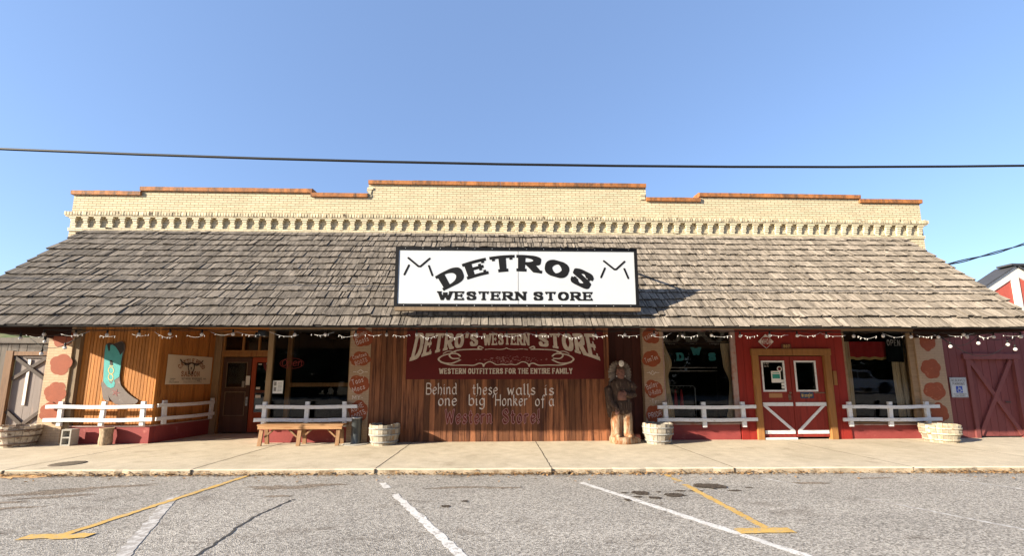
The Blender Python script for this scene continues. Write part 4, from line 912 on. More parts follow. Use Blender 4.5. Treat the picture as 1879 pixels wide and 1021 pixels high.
# ------------------------------------------------------------------ cowboy boot cutout
BT = thing('boot_cutout', 'large turquoise and grey cowboy boot cutout leaning on the cedar wall', 'boot sign', (-9.65, .1, 1.0))
fb = Frame((-9.95, 0.085, 1.0)); 
PXM = 1/(73.0*7.04)
def bp(pts): return [((x-195)*PXM*0.90+ (y-890)*PXM*0.28*0, (905-y)*PXM*0.99) for x, y in pts]
def unlean(pts): return bp([(x+(y-890)*0.20, y) for x, y in pts])
sil = [(105, 640), (128, 605), (150, 420), (170, 250), (195, 130), (250, 100), (300, 112), (340, 105), (420, 78), (465, 110), (462, 190), (430, 280), (400, 400), (372, 560), (378, 650), (400, 690), (470, 770), (560, 835), (612, 868), (580, 905), (540, 915), (330, 920), (275, 905), (215, 840), (195, 800), (205, 870), (165, 868), (120, 840), (110, 760)]
mbq = MB(); prism(mbq, fb, catmull([tuple(p) for p in unlean(sil)]+[tuple(unlean(sil)[0])], 3)[:-1], -.028, 0); mbq.build('board', MT['bootgrey'], BT)
tq = [(138, 605), (158, 420), (178, 250), (198, 140), (225, 118), (235, 200), (250, 205), (258, 130), (300, 125), (340, 150), (375, 200), (400, 255), (425, 215), (440, 210), (400, 395), (368, 555), (290, 600), (302, 640), (285, 690), (240, 705), (190, 685), (150, 630)]
q = MB(); paint(q, fb, [unlean(tq)], .003); q.build('turquoise_shaft', MT['turq'], BT)
bk = [(222, 112), (260, 98), (300, 115), (270, 128), (258, 205), (238, 212), (230, 180)]
bk2 = [(300, 120), (340, 108), (420, 82), (462, 112), (458, 190), (430, 235), (402, 262), (378, 205), (340, 150)]
for b_ in (bk, bk2): q = MB(); paint(q, fb, [unlean(b_)], .005); q.build('pull_strap', MT['bootblack'], BT)
st_ = []
for cx, cy, rx, ry in ((258, 470, 38, 45), (248, 560, 34, 42)):
    c_ = [(cx+rx*math.cos(t)+.0, cy+ry*math.sin(t)) for t in [i*math.pi/8 for i in range(17)]]; st_ += stroke_line(unlean(c_), .022, smooth=False)
st_ += stroke_line(unlean([(240, 410), (265, 405), (290, 412)]), .02, smooth=False)
q = MB(); paint(q, fb, st_, .006); q.build('stitching', MT['stitch'], BT)
st_ = []
for a in range(5):
    t = a*1.26; st_ += stroke_line(unlean([(305, 765), (305+55*math.cos(t), 765+48*math.sin(t)), (305+20*math.cos(t+.7), 765+18*math.sin(t+.7))]), .016, smooth=False)
st_ += stroke_line(unlean([(225, 610), (250, 640), (275, 600)]), .018, smooth=False)
q = MB(); paint(q, fb, st_, .004); q.build('flower_mark', MT['bootred'], BT)
q = MB(); paint(q, fb, [unlean([(245, 385), (250, 330), (285, 335), (288, 395), (262, 402)])], .0075); q.build('strap_mark', MT['bootblack'], BT)

# ------------------------------------------------------------------ saloon banner on the alcove side wall
BN = thing('saloon_banner', 'cream vinyl saloon banner with a steer skull, hung inside the entry alcove', 'banner', (-8.7, 1.0, 1.45))
pA, pB = Vector((-8.86, .15, 0)), Vector((-8.68, 2.03, 0)); dd = (pB-pA).normalized()
fn = Frame(pA+dd*.22+Vector((0, 0, 1.475)), dd); nx_, nz_ = 18, 8; bm_ = MB(); vs = []
for j in range(nz_+1):
    for i in range(nx_+1):
        x, z = 1.50*i/nx_, .80*j/nz_; d = .014+.006*math.sin(x*4+z*3)+(.010*math.exp(-((x-.12-(.8-z)*.7)/.05)**2) if z > .3 else 0); vs.append(fn(x, z, d))
bm_.add(vs, [(j*(nx_+1)+i, j*(nx_+1)+i+1, (j+1)*(nx_+1)+i+1, (j+1)*(nx_+1)+i) for j in range(nz_) for i in range(nx_)], .5, True); bm_.build('sheet', MT['banner'], BN)
cn = (.17, .15, 0, True)
def arcw(word, h, w, cx, cz, Rr, nib=cn, slab=.04):
    return arc_word(word, h, nib, w, cx, cz, Rr, .9, .22, slab)
fB = Frame(fn(0, 0, .030), dd)
q = MB(); paint(q, fB, arcw('CATTLE PROD', .13, .98, .78, .66, .55), 0); q.build('lettering', MT['rust'], BN)
q = MB(); paint(q, fB, centred('SALOON', .15, cn, .76, .215, .62, slab=.04), 0); q.build('lettering', MT['rust'], BN)
q = MB(); paint(q, fB, centred('107 MAIN, RIVERSIDE, WA', .055, cn, .90, .125, .84)+centred('509', .04, cn, 1.05, .075, .10)+centred('OPEN', .035, cn, .2, .13, .16)+centred('AT 11', .035, cn, .17, .085, .12)+centred('COLD BEER', .035, cn, .25, .04, .30), .0); q.build('lettering', MT['ink'], BN)
q = MB(); paint(q, fB, centred('CHILDREN WELCOME', .06, (.10, .08, 0, True), .86, .035, .62), .0); q.build('lettering', MT['greyink'], BN)
sk = []
for s in (-1, 1):
    T = lambda pts: [(.76+s*x, z) for x, z in pts]
    sk += stroke_line(T([(.05, .575), (.16, .575), (.30, .60), (.38, .68)]), .035, .03); sk += stroke_line(T([(.09, .55), (.17, .53), (.24, .56), (.14, .56)]), .02); sk += stroke_line(T([(.09, .55), (.10, .45), (.06, .36), (.05, .30)]), .03)
sk += stroke_line([(.69, .30), (.76, .27), (.83, .30)], .02)+stroke_line([(.75, .47), (.76, .42), (.77, .47)], .02)+stroke_line([(.66, .585), (.76, .595), (.86, .585)], .03)
q = MB(); paint(q, fB, sk, .002); q.build('steer_skull', MT['ink'], BN)

# ------------------------------------------------------------------ white rails
def rail(name, label, posts, a, b, zt, zb, zl, tip=.0):
    """posts: plan points; a, b: rail ends; two rails at zt/zb; post feet at zl"""
    t = thing(name, label, 'rail', (posts[0][0], posts[0][1], zl), 'white rails along the store front')
    A_, B_ = Vector((a[0], a[1], 0)), Vector((b[0], b[1], 0)); d = (B_-A_).normalized(); n = Vector((d.y, -d.x, 0))
    for p in posts:
        c = Vector((p[0], p[1], 0)); mb = MB(); ln = R.uniform(-.02, .02)
        mb.obox(c+Vector((0, 0, (zl+zt+.13)/2)), d*.052, n*.030, Vector((ln, 0, (zt+.13-zl)/2))); mb.build('post', MT['white'], t, bevel=.004)
    for z, da in ((zt, 0), (zb, -.02)):
        mb = MB(); k = 14; P = []; e0, e1 = A_+d*da, B_+d*(.02+da*-1)
        for i in range(k+1):
            c = e0.lerp(e1, i/k)+n*.051+Vector((0, 0, z+R.gauss(0, .0015)+.008*math.sin(i*.5+z))); P.append(c)
        rings_ = [[c+n*.0205+Vector((0, 0, .045)), c-n*.0205+Vector((0, 0, .045)), c-n*.0205-Vector((0, 0, .045)), c+n*.0205-Vector((0, 0, .045))] for c in P]
        mb.rings(rings_, None, True, False); mb.build('rail_board', MT['white'], t, bevel=.004)
    return t
Y0 = -.03
rail('white_rail', 'white post rail catching full sun in front of the boot cutout', [(-10.98, Y0), (-9.95, Y0), (-8.97, Y0)], (-11.3, Y0), (-8.72, Y0), .925, .60, .455)
rail('white_rail', 'white post rail turning into the saloon entry below the banner', [(-8.53, 1.80), (-8.71, 0.3)], (-8.745, .06), (-8.54, 1.83), .935, .60, .455)
rail('white_rail', 'white post rail behind the wooden bench', [(-5.94, Y0-.04), (-4.88, Y0-.04), (-3.93, Y0-.04)], (-6.14, Y0-.04), (-3.62, Y0-.04), .905, .58, .40)
rail('white_rail', 'white post rail under the window with the turquoise letters', [(4.36, Y0-.06), (5.37, Y0-.06), (6.42, Y0-.06)], (4.13, Y0-.06), (6.72, Y0-.06), .86, .535, .34)
rail('white_rail', 'white post rail under the window with the red valance', [(9.30, Y0-.06), (10.40, Y0-.06), (11.42, Y0-.06)], (9.08, Y0-.06), (11.70, Y0-.06), .85, .52, .34)

# ------------------------------------------------------------------ bench and ash can
BE = thing('wooden_bench', 'long low orange wood bench below the white rail', 'bench', (-4.85, -.28, 0))
bx0, bx1, by0, by1 = -5.86, -3.80, -.50, -.16
MB().box(bx0, bx1, by0, by1, .47, .51).build('seat', MT['benchwood'], BE, bevel=.004)
MB().box(bx0+.02, bx1-.02, by0-.004, by0+.034, .392, .469).build('apron', MT['benchwood'], BE, bevel=.003)
for x in (-5.77, -4.85, -3.92):
    mb = MB(); mb.bar((x, by0+.06, .375), (x, by0-.0, 0.0), .09, .045, (0, 1, 0)); mb.build('leg', MT['benchleg'], BE)
    mb = MB(); mb.bar((x, by1-.06, .375), (x, by1, 0.0), .09, .045, (0, 1, 0)); mb.build('leg', MT['benchleg'], BE)
for x, s in ((-5.70, 1), (-4.92, -1), (-4.78, 1), (-3.99, -1)):
    MB().bar((x, by0+.09, .20), (x+s*.22, by0+.09, .40), .035, .06, (0, 1, 0)).build('brace', MT['benchleg'], BE)
AC = thing('ash_can', 'tall dark grey cylindrical ash can at the end of the bench', 'ash can', (-3.56, -.22, 0))
MB().lathe((-3.56, -.22, 0), [(.0, .0), (.135, 0), (.135, .02), (.122, .04), (.122, .62), (.128, .63), (.128, .655), (.11, .665), (0, .665)], 28).build('body', MT['can'], AC)
MB().lathe((-3.56, -.22, 0), [(.131, .625), (.134, .64), (.131, .662), (.118, .668)], 28).build('rim', MT['steel'], AC)
MB().lathe((-3.56, -.22, 0), [(0, .001), (.32, .001), (.33, .004), (.30, .012), (0, .013)], 32, wob=.01).build('base_pad', MT['block'], AC)

# ------------------------------------------------------------------ half barrels
def barrel(label, x, y, mat, hoop, rt_=.37, rb_=.29, h=.50, ns=22, lean=0):
    t = thing('barrel_planter', label, 'barrel planter', (x, y, 0), 'half barrel planters along the store front')
    mb = MB(); prof = [(rb_, 0), (rb_+.035, h*.3), ((rt_+rb_)/2+.04, h*.6), (rt_, h)]
    for i in range(ns):
        a0, a1 = 2*math.pi*(i+.03)/ns, 2*math.pi*(i+.97)/ns; j = R.uniform(-.006, .006); dh = R.uniform(-.02, .008); vs = []
        for r, z in prof:
            for rr_, a in ((r+j, a0), (r+j, a1), (r+j-.03, a1), (r+j-.03, a0)): vs.append((x+rr_*math.cos(a), y+rr_*math.sin(a), z+(dh if z == h else 0)))
        fs_ = [(k*4+e, k*4+(e+1) % 4, k*4+4+(e+1) % 4, k*4+4+e) for k in range(3) for e in range(4)]+[(3, 2, 1, 0), (12, 13, 14, 15)]
        mb.add(vs, fs_)
    mb.build('staves', MT[mat], t)
    for z, r in ((h*.16, rb_+.028), (h*.50, (rt_+rb_)/2+.033), (h*.80, rt_-.002+.004)):
        MB().lathe((x, y, z), [(r, -.018), (r+.008, -.018), (r+.012, .018), (r+.004, .018)], 36, wob=.004).build('hoop', MT[hoop], t)
    MB().lathe((x, y, 0), [(0, h-.07), (rt_*.5, h-.055), (rt_-.03, h-.08)], 24, wob=.03).build('soil', MT['soil'], t)
    return t
barrel('bare brown half barrel with weathered bands at the far left by the barn door', -11.72, -.22, 'barrelbrown', 'hoop', .41, .31)
barrel('pale grey half barrel beside the ash can', -2.84, -.30, 'barrelgrey', 'hoopgrey', .365, .30, .50)
barrel('whitewashed half barrel between the carved statue and the white rail', 3.99, -.45, 'barreltan', 'hoopgrey', .365, .28, .50)
barrel('cream half barrel below the end pillar beside the maroon wall', 11.25, -.50, 'barrelcream', 'hooptan', .39, .31, .44)

# ------------------------------------------------------------------ concrete block and log
CB = thing('concrete_block', 'grey hollow concrete block standing on end before the red knee wall', 'concrete block', (-10.545, -.16, 0))
cbm = MB(); cx0, cx1, cy0, cy1, hh = -10.66, -10.43, -.26, -.06, .395
def cbbox(*a): cbm.box(*a, rnd=.5)
cbbox(cx0, cx0+.032, cy0, cy1, 0, hh); cbbox(cx1-.032, cx1, cy0, cy1, 0, hh)
for z0_, z1_ in ((0, .034), (.18, .215), (hh-.034, hh)): cbbox(cx0+.032, cx1-.032, cy0+.001, cy1-.001, z0_+.0005, z1_-.0005)
cbo = cbm.build('block_body', MT['block'], CB)
MB().box(cx0+.033, cx1-.033, cy1-.06, cy1-.05, .035, hh-.035).build('inner_web', MT['block'], CB)
LG = thing('log_stump', 'short upright log with rough bark on the sidewalk below the boot', 'log', (-9.72, -.12, 0))
MB().lathe((-9.72, -.12, 0), [(.125, 0), (.13, .1), (.118, .25), (.125, .34), (.135, .41)], 20, wob=.09).build('bark', MT['bark'], LG)
MB().lathe((-9.72, -.12, 0), [(0, .415), (.08, .413), (.132, .405)], 20, wob=.05).build('cut_end', MT['logtop'], LG)

# ------------------------------------------------------------------ carved statue
ST = thing('carved_statue', 'carved wooden statue of a standing chief in a feather headdress on a pale log base', 'statue', (3.12, -.34, 0))
X, Y = 3.12, -.34
bs = MB(); bs.lathe((X, Y, 0), [(0, 0), (.34, 0), (.35, .06), (.33, .15), (.32, .165), (0, .17)], 16, wob=.06); bs.lathe((X+.33, Y-.06, 0), [(0, 0), (.10, 0), (.10, .10), (.06, .14), (0, .145)], 10, wob=.2)
bs.build('log_base', MT['carvelight'], ST, remesh=.012)
lg = MB()
for s, lx in ((-1, -.145), (1, .135)):
    lg.loft([(X+lx*1.1, Y-.02, .14, .15, .14), (X+lx, Y, .30, .13, .13), (X+lx, Y, .50, .14, .14), (X+lx*.95, Y, .68, .14, .15), (X+lx*.9, Y+.01, .78, .13, .15)], 14)
    lg.ball((X+lx*1.1, Y-.13, .185), .085, .15, .06, 12, 8)
lg.build('leggings', MT['carvelight'], ST, remesh=.012)
bd = MB()
bd.loft([(X, Y+.02, .70, .10, .14), (X, Y, .74, .25, .19), (X, Y, .85, .25, .19), (X, Y, 1.05, .225, .18), (X, Y, 1.25, .245, .18), (X, Y, 1.42, .27, .18), (X, Y, 1.53, .25, .15), (X, Y-.005, 1.60, .15, .11), (X, Y-.01, 1.64, .08, .08)], 22)
bd.tube([(X-.25, Y-.01, 1.50), (X-.33, Y-.02, 1.35), (X-.33, Y-.05, 1.17), (X-.28, Y-.12, 1.0), (X-.19, Y-.17, .88)], [.085, .105, .095, .085, .065], 12)
bd.tube([(X+.25, Y-.01, 1.50), (X+.32, Y-.03, 1.37), (X+.29, Y-.10, 1.20), (X+.18, Y-.19, 1.18), (X+.06, Y-.22, 1.22)], [.085, .105, .095, .08, .065], 12)
bd.loft([(X-.22, Y+.08, .62, .10, .10), (X-.25, Y+.08, .85, .12, .12), (X-.27, Y+.08, 1.2, .12, .13)], 10)
bd.tube([(X-.26, Y-.13, .96), (X-.15, Y-.2, .84), (X-.12, Y-.2, .8)], .05, 8)
bd.build('coat', MT['carvedark'], ST, remesh=.011)
po = MB(); po.loft([(X-.02, Y-.16, 1.06, .11, .08), (X-.03, Y-.18, 1.15, .115, .085), (X-.03, Y-.17, 1.25, .09, .07), (X-.02, Y-.17, 1.30, .06, .05)], 14); po.build('pouch', MT['carveface'], ST)
ap = MB()
for i in range(6): ap.box(X-.12+i*.055, X-.075+i*.055, Y-.215, Y-.185, .80+.01*(i % 2), 1.02)
ap.build('breechcloth', MT['carvedark'], ST)
# head: face with brow, nose, mouth, chin
hd_ = MB(); hx, hy = X, Y-.03
hd_.loft([(hx, hy-.03, 1.565, .035, .03), (hx, hy-.02, 1.60, .075, .07), (hx, hy-.015, 1.66, .092, .085), (hx, hy-.01, 1.73, .10, .095), (hx, hy-.01, 1.80, .102, .10), (hx, hy, 1.87, .10, .10), (hx, hy+.01, 1.93, .085, .09), (hx, hy+.02, 1.97, .04, .05)], 20)
hd_.loft([(hx, hy-.05, 1.48, .055, .05), (hx, hy-.02, 1.58, .06, .06)], 12)
hd_.tube([(hx, hy-.095, 1.79), (hx, hy-.125, 1.73), (hx, hy-.115, 1.71)], [.012, .022, .016], 8)
hd_.tube([(hx-.075, hy-.085, 1.80), (hx, hy-.108, 1.81), (hx+.075, hy-.085, 1.80)], .012, 8)
hd_.tube([(hx-.035, hy-.095, 1.662), (hx, hy-.104, 1.668), (hx+.035, hy-.095, 1.662)], .010, 8)
hd_.tube([(hx-.035, hy-.093, 1.645), (hx, hy-.102, 1.640), (hx+.035, hy-.093, 1.645)], .010, 8)
for s in (-1, 1): hd_.ball((hx+s*.045, hy-.094, 1.775), .022, .012, .011, 8, 6); hd_.ball((hx+s*.103, hy, 1.74), .015, .03, .04, 8, 6); hd_.ball((hx+s*.05, hy-.07, 1.715), .035, .03, .03, 8, 6)
hd_.build('head', MT['carveface'], ST, remesh=.007)
for s in (-1, 1): MB().ball((hx+s*.11, hy-.03, 1.665), .016, .016, .02, 8, 6).build('earring', MT['bulbglass'], ST)
ea = MB(); ea.ball((hx-.005, hy-.13, 1.985), .070, .06, .085, 12, 8); ea.tube([(hx-.005, hy-.18, 1.95), (hx-.005, hy-.205, 1.915)], [.025, .012], 8); ea.build('crest', MT['paper'], ST, remesh=.01)
bdn = MB(); bdn.lathe((hx, hy, 1.865), [(.104, -.02), (.112, -.02), (.112, .025), (.10, .03)], 20); bdn.build('headband', MT['carvedark'], ST)
for s in (-1, 1):
    for i in range(10):
        f0 = rad(12+i*14.5); root = Vector((hx+s*(.05+.045*math.sin(f0)), hy+.05+.004*i, 1.80+.10*math.cos(f0)))
        tip = Vector((X+s*(.30*math.sin(f0)**.8 if i < 7 else .285), hy+.07+.01*(i % 2), 1.735+.335*math.cos(f0) if i < 7 else 1.62-.13*(i-7)))
        mid = root.lerp(tip, .55)+Vector((s*.012, -.02, .015)); d = (tip-root)
        fe = MB(); fe.tube([root, root.lerp(mid, .5), mid, mid.lerp(tip, .65), tip], [.02, .036, .042, .036, .014], 8); fe.build('feather', MT['feather'], ST)
for s, hxp, hyp, hzp in ((-1, X-.175, Y-.19, .83),):
    hm_ = MB(); hm_.ball((hxp, hyp, hzp), .042, .035, .06, 10, 8)
    for i in range(4): hm_.tube([(hxp-.03+i*.02, hyp-.015, hzp-.03), (hxp-.03+i*.021, hyp-.028, hzp-.075), (hxp-.028+i*.02, hyp-.012, hzp-.115-(.012 if i in (1, 2) else 0))], [.013, .012, .009], 8)
    hm_.tube([(hxp+.035, hyp-.015, hzp+.01), (hxp+.055, hyp-.03, hzp-.035), (hxp+.05, hyp-.035, hzp-.07)], [.014, .012, .009], 8); hm_.build('hand', MT['carveface'], ST, remesh=.006)
hm_ = MB(); q0 = Vector((X+.045, Y-.235, 1.225)); hm_.ball(q0, .05, .038, .045, 10, 8)
for i in range(4): z = .028-.02*i; hm_.tube([q0+Vector((-.02, -.02, z)), q0+Vector((-.07, -.035, z)), q0+Vector((-.105+(.01 if i in (0, 3) else 0), -.015, z-.004))], [.013, .012, .009], 8)
hm_.tube([q0+Vector((0, -.02, .04)), q0+Vector((-.035, -.03, .075)), q0+Vector((-.06, -.025, .085))], [.014, .012, .009], 8); hm_.build('hand', MT['carveface'], ST, remesh=.006)

# ------------------------------------------------------------------ small signs
WH = thing('diamond_sign', 'red and white diamond shaped sign on the red wall above the double door', 'sign', (7.24, 0, 2.4))
fz = Frame((7.245, -.012, 2.595)); q = MB(); prism(q, fz, [(0, -.195), (.215, 0), (0, .205), (-.215, 0)], -.006, 0); q.build('plate', MT['wallwhite'], WH)
q = MB(); paint(q, fz, [[(-.135, -.058), (0, -.175), (.135, -.058), (.135, .058), (.06, .122), (-.06, .122), (-.135, .058)]], .003); q.build('red_field', MT['redwall'], WH)
q = MB(); paint(q, fz, centred('WHOA', .15, (.15, .13, 0), 0, -.075, .27), .006); q.build('lettering', MT['wallwhite'], WH)
HN = thing('number_plate', 'small brown wooden house number plate over the red double door', 'number plate', (7.80, 0, 2.42))
MB().box(7.67, 7.93, -.016, .0, 2.405, 2.53).build('plate', MT['brown'], HN)
q = MB(); paint(q, Frame((0, -.016, 0)), centred('807', .085, (.18, .14, 0, True), 7.80, 2.425, .17), .003); q.build('lettering', MT['gold'], HN)
PK = thing('parking_sign', 'white reserved parking sign with a blue wheelchair square on the maroon wall', 'sign', (12.56, .08, 1.1))
fk = Frame((12.57, .060, 1.35)); W_, H_ = .235, .27
q = MB(); prism(q, fk, [(-W_, -H_), (W_, -H_), (W_, H_), (-W_, H_)], -.004, 0); q.build('plate', MT['signwhite'], PK)
q = MB(); paint(q, fk, [rect(-W_+.012, W_-.012, H_-.02, H_-.014), rect(-W_+.012, W_-.012, -H_+.014, -H_+.02), rect(-W_+.012, -W_+.018, -H_+.02, H_-.02), rect(W_-.018, W_-.012, -H_+.02, H_-.02)], .003); q.build('border', MT['ink'], PK)
q = MB(); paint(q, fk, centred('RESERVED', .07, (.14, .12, 0), 0, .155, .38), .003); paint(q, fk, centred('PARKING', .07, (.14, .12, 0), 0, .062, .34), .003); q.build('lettering', MT['ink'], PK)
q = MB(); paint(q, fk, [rect(-.09, .09, -.145, .035)], .003); q.build('blue_square', MT['blue'], PK)
q = MB(); paint(q, fk, stroke_line([(-.015, .015), (-.01, -.045), (.035, -.045), (.055, -.095), (.075, -.085)], .016, smooth=False)+stroke_line([(-.03, -.035), (-.05, -.08), (-.025, -.12), (.02, -.12), (.038, -.085)], .014)+stroke_line([(-.012, -.015), (.03, -.018)], .013, smooth=False), .006); q.build('wheelchair_symbol', MT['signwhite'], PK)
q = MB(); paint(q, fk, centred('STATE DISABLED', .033, (.14, .12, 0), 0, -.195, .36), .003); paint(q, fk, centred('PERMIT REQUIRED', .033, (.14, .12, 0), 0, -.24, .28), .003); q.build('lettering', MT['ink'], PK)
NC = thing('paper_notice', 'white paper notice taped inside the corner post of the saloon window', 'notice', (-5.78, .05, 1.25))
MB().box(-5.86, -5.60, .078, .082, 1.24, 1.57).build('sheet', MT['paper'], NC)
q = MB(); q.box(-5.83, -5.77, .072, .077, 1.44, 1.54); q.box(-5.83, -5.77, .072, .077, 1.30, 1.40); 
for i in range(7): q.box(-5.73, -5.63, .072, .077, 1.30+.034*i, 1.310+.034*i)
q.build('print', MT['greyink'], NC)['kind'] = 'stuff'

# ------------------------------------------------------------------ neon open sign in the saloon window
NE = thing('neon_open_sign', 'oval red neon open sign behind the saloon window', 'neon sign', (-5.45, .2, 1.85))
q = MB(); q.tube([(-5.46+.31*math.cos(t), .17, 2.02+.135*math.sin(t)) for t in [i*math.pi/14 for i in range(29)]], .005, 6); q.build('neon_oval', MT['neon'], NE)
q = MB(); w_, ls = 0, []
x = -5.72
for ch, sc_ in (('O', .17), ('p', .2), ('e', .2), ('n', .2)):
    w, l, _ = strokes(ch)
    for p in l: q.tube([(x+a*sc_+.12*b*sc_, .17, 1.955+b*sc_*(1 if ch != 'O' else .95)) for a, b in p], .008, 6)
    x += (w+.2)*sc_
q.build('neon_lettering', MT['neon'], NE)
for xx in (-5.60, -5.30): MB().tube([(xx, .17, 2.14), (xx, .18, 2.9)], .003, 4).build('hanger', MT['cord'], NE)

# ------------------------------------------------------------------ window dressing on the right
def curtain(label, pts, y, amp=.03, folds=5):
    """pts: list of (z, x_left, x_right)"""
    mb = MB(); k = folds*6; vs = []
    rows = []
    for (za, a0, a1), (zb, b0, b1) in zip(pts, pts[1:]):
        for i in range(6): t = i/6; t2 = t*t*(3-2*t); rows.append((za+(zb-za)*t, a0+(b0-a0)*t2, a1+(b1-a1)*t2))
    rows.append(pts[-1])
    for z, xa, xb in rows:
        for i in range(k+1): u = i/k; vs.append((xa+(xb-xa)*u, y+amp*math.sin(u*folds*2*math.pi+z*.4)*(.4+.6*min(1, (xb-xa)/.3)), z))
    mb.add(vs, [(j*(k+1)+i, j*(k+1)+i+1, (j+1)*(k+1)+i+1, (j+1)*(k+1)+i) for j in range(len(rows)-1) for i in range(k)], .5, True)
    return tag(mb.build('curtain', MT['curtain'], None), label, 'curtain', 'beige curtains in the shop windows')
curtain('narrow beige curtain gathered at the left of the window with the turquoise letters', [(2.62, 4.42, 4.56), (2.0, 4.47, 4.74), (1.66, 4.50, 4.62), (.55, 4.47, 4.74)], .24, .025, 4)
curtain('narrow beige curtain gathered at the right of the window with the turquoise letters', [(2.62, 6.12, 6.40), (2.0, 6.16, 6.40), (1.5, 6.30, 6.42), (.9, 6.24, 6.44), (.5, 6.16, 6.42)], .24, .025, 4)
curtain('beige curtain at the left edge of the window with the red valance', [(2.62, 9.46, 9.78), (1.6, 9.50, 9.78), (.55, 9.52, 9.76)], .24, .02, 4)
curtain('wide flat beige curtain below the open flag', [(2.60, 10.98, 11.24), (1.6, 10.96, 11.22), (.55, 10.98, 11.20)], .26, .012, 4)
curtain('brownish curtain at the right edge of the window with the red valance', [(2.75, 11.18, 11.40), (1.6, 11.16, 11.34), (.55, 11.18, 11.36)], .21, .02, 3)
VL = thing('red_valance', 'red cloth valance with gold fringe behind the right shop window', 'valance', (10.3, .22, 2.1))
k = 30; q = MB(); q.add([(9.72+1.20*i/k, .235+.014*math.sin(i*1.3), z+(.015*math.sin(i*.75) if j == 0 else 0)) for j, z in enumerate((2.19, 2.62)) for i in range(k+1)], [(i, i+1, k+2+i, k+1+i) for i in range(k)], .5, True); q.build('cloth', MT['valance'], VL)
q = MB(); q.add([(9.72+1.20*i/k, .232+.014*math.sin(i*1.3), z+.015*math.sin(i*.75)) for j, z in enumerate((2.115, 2.19)) for i in range(k+1)], [(i, i+1, k+2+i, k+1+i) for i in range(k)], .5, True); q.build('fringe', MT['gold'], VL)
OF = thing('open_flag', 'black hanging flag with white open lettering behind the right shop window', 'flag', (11.03, .15, 2.05))
q = MB(); q.add([(10.78+.50*i/8-.03*(j == 0), .185+.006*math.sin(i*.9), z-.002*i*(j == 0)) for j, z in enumerate((2.06, 2.84)) for i in range(9)], [(i, i+1, 10+i, 9+i) for i in range(8)], .5, True); q.build('cloth', MT['black'], OF)
q = MB(); paint(q, Frame((0, .172, 0)), centred('OPEN', .17, (.16, .10, 0), 10.99, 2.50, .38, rad(-2), xs=.85), .0); q.build('lettering', MT['wallwhite'], OF)
GD = thing('tinsel_garland', 'pale tinsel garland swagged across the top of a shop window', 'garland', (5.4, .2, 2.6))
q = MB(); pts = []
for a, b, dip in ((4.40, 5.02, .26), (5.02, 5.28, .26), (5.28, 5.72, .0), (5.72, 6.30, .27)):
    pass
def swag(pts, n=90, r=.045):
    mb = MB(); P = catmull(pts, 14)
    for i in range(len(P)*9):
        p = P[R.randrange(len(P))]; c = Vector((p[0]+R.gauss(0, .02), .17+R.gauss(0, .018), p[1]+R.gauss(0, .02))); d = Vector((R.gauss(0, 1), R.gauss(0, 1), R.gauss(0, 1))).normalized()*r*R.uniform(.5, 1.1)
        w = d.cross(Vector((R.gauss(0, 1), R.gauss(0, 1), 1))).normalized()*.006; mb.add([c-d-w, c-d+w, c+d+w, c+d-w], [(0, 1, 2, 3)])
    return mb
for pts in ([(4.42, 2.88), (4.52, 2.68), (4.70, 2.58), (4.88, 2.66), (5.02, 2.88)], [(5.06, 2.86), (5.16, 2.68), (5.32, 2.60), (5.44, 2.72), (5.54, 2.88), (5.62, 2.80)], [(5.60, 2.86), (5.72, 2.68), (5.90, 2.58), (6.08, 2.66), (6.18, 2.86)]):
    o = swag(pts).build('swag', MT['tinsel'], GD); o['kind'] = 'stuff'
DL = []
for ch, x, z, w in (('D', 4.98, 2.09, .20), ('W', 5.43, 2.24, .26), ('S', 5.87, 2.09, .20)):
    q = MB(); p = centred(ch, .22, (.30, .2, 0), x, z, w, xs=1.0, slab=.08); paint(q, Frame((0, .24, 0)), p, 0); paint(q, Frame((0, .255, 0)), p, 0)
    tag(q.build('hanging_letter', MT['turq'], None), 'turquoise cutout letter %s hanging inside the shop window' % ch, 'letter')
DR = thing('display_rail', 'pale double display rail inside the shop window', 'rail', (5.45, .8, 1.6))
for z in (1.83, 1.93): MB().bar((4.9, 1.2, z), (6.5, 1.2, z), .02, .02).build('bar', MT['wallwhite'], DR)
for x in (4.95, 6.45): MB().bar((x, 1.2, .1), (x, 1.2, 1.93), .02, .02, (0, 1, 0)).build('upright', MT['ink'], DR)
RK = thing('garment_rack', 'metal garment rack with a few hanging items inside the shop', 'rack', (5.2, .7, .02))
MB().tube([(4.78, .8, 1.40), (5.55, .8, 1.40), (5.6, .8, 1.35), (5.6, .8, .03)], .012, 6).build('frame', MT['steel'], RK)
for i in range(6): 
    q = MB(); xx = 4.95+i*.1; q.tube([(xx, .78, 1.40), (xx+.02, .78, 1.36), (xx-.02, .78, 1.33)], .006, 5); q.build('hanger', MT['steel'], RK)
for i in range(3): q = MB(); xx = 4.86+i*.17; q.loft([(xx, .8, .75, .06, .03), (xx, .8, 1.0, .05, .03), (xx, .8, 1.3, .02, .02)], 8); q.build('garment', MT['valance'], RK)

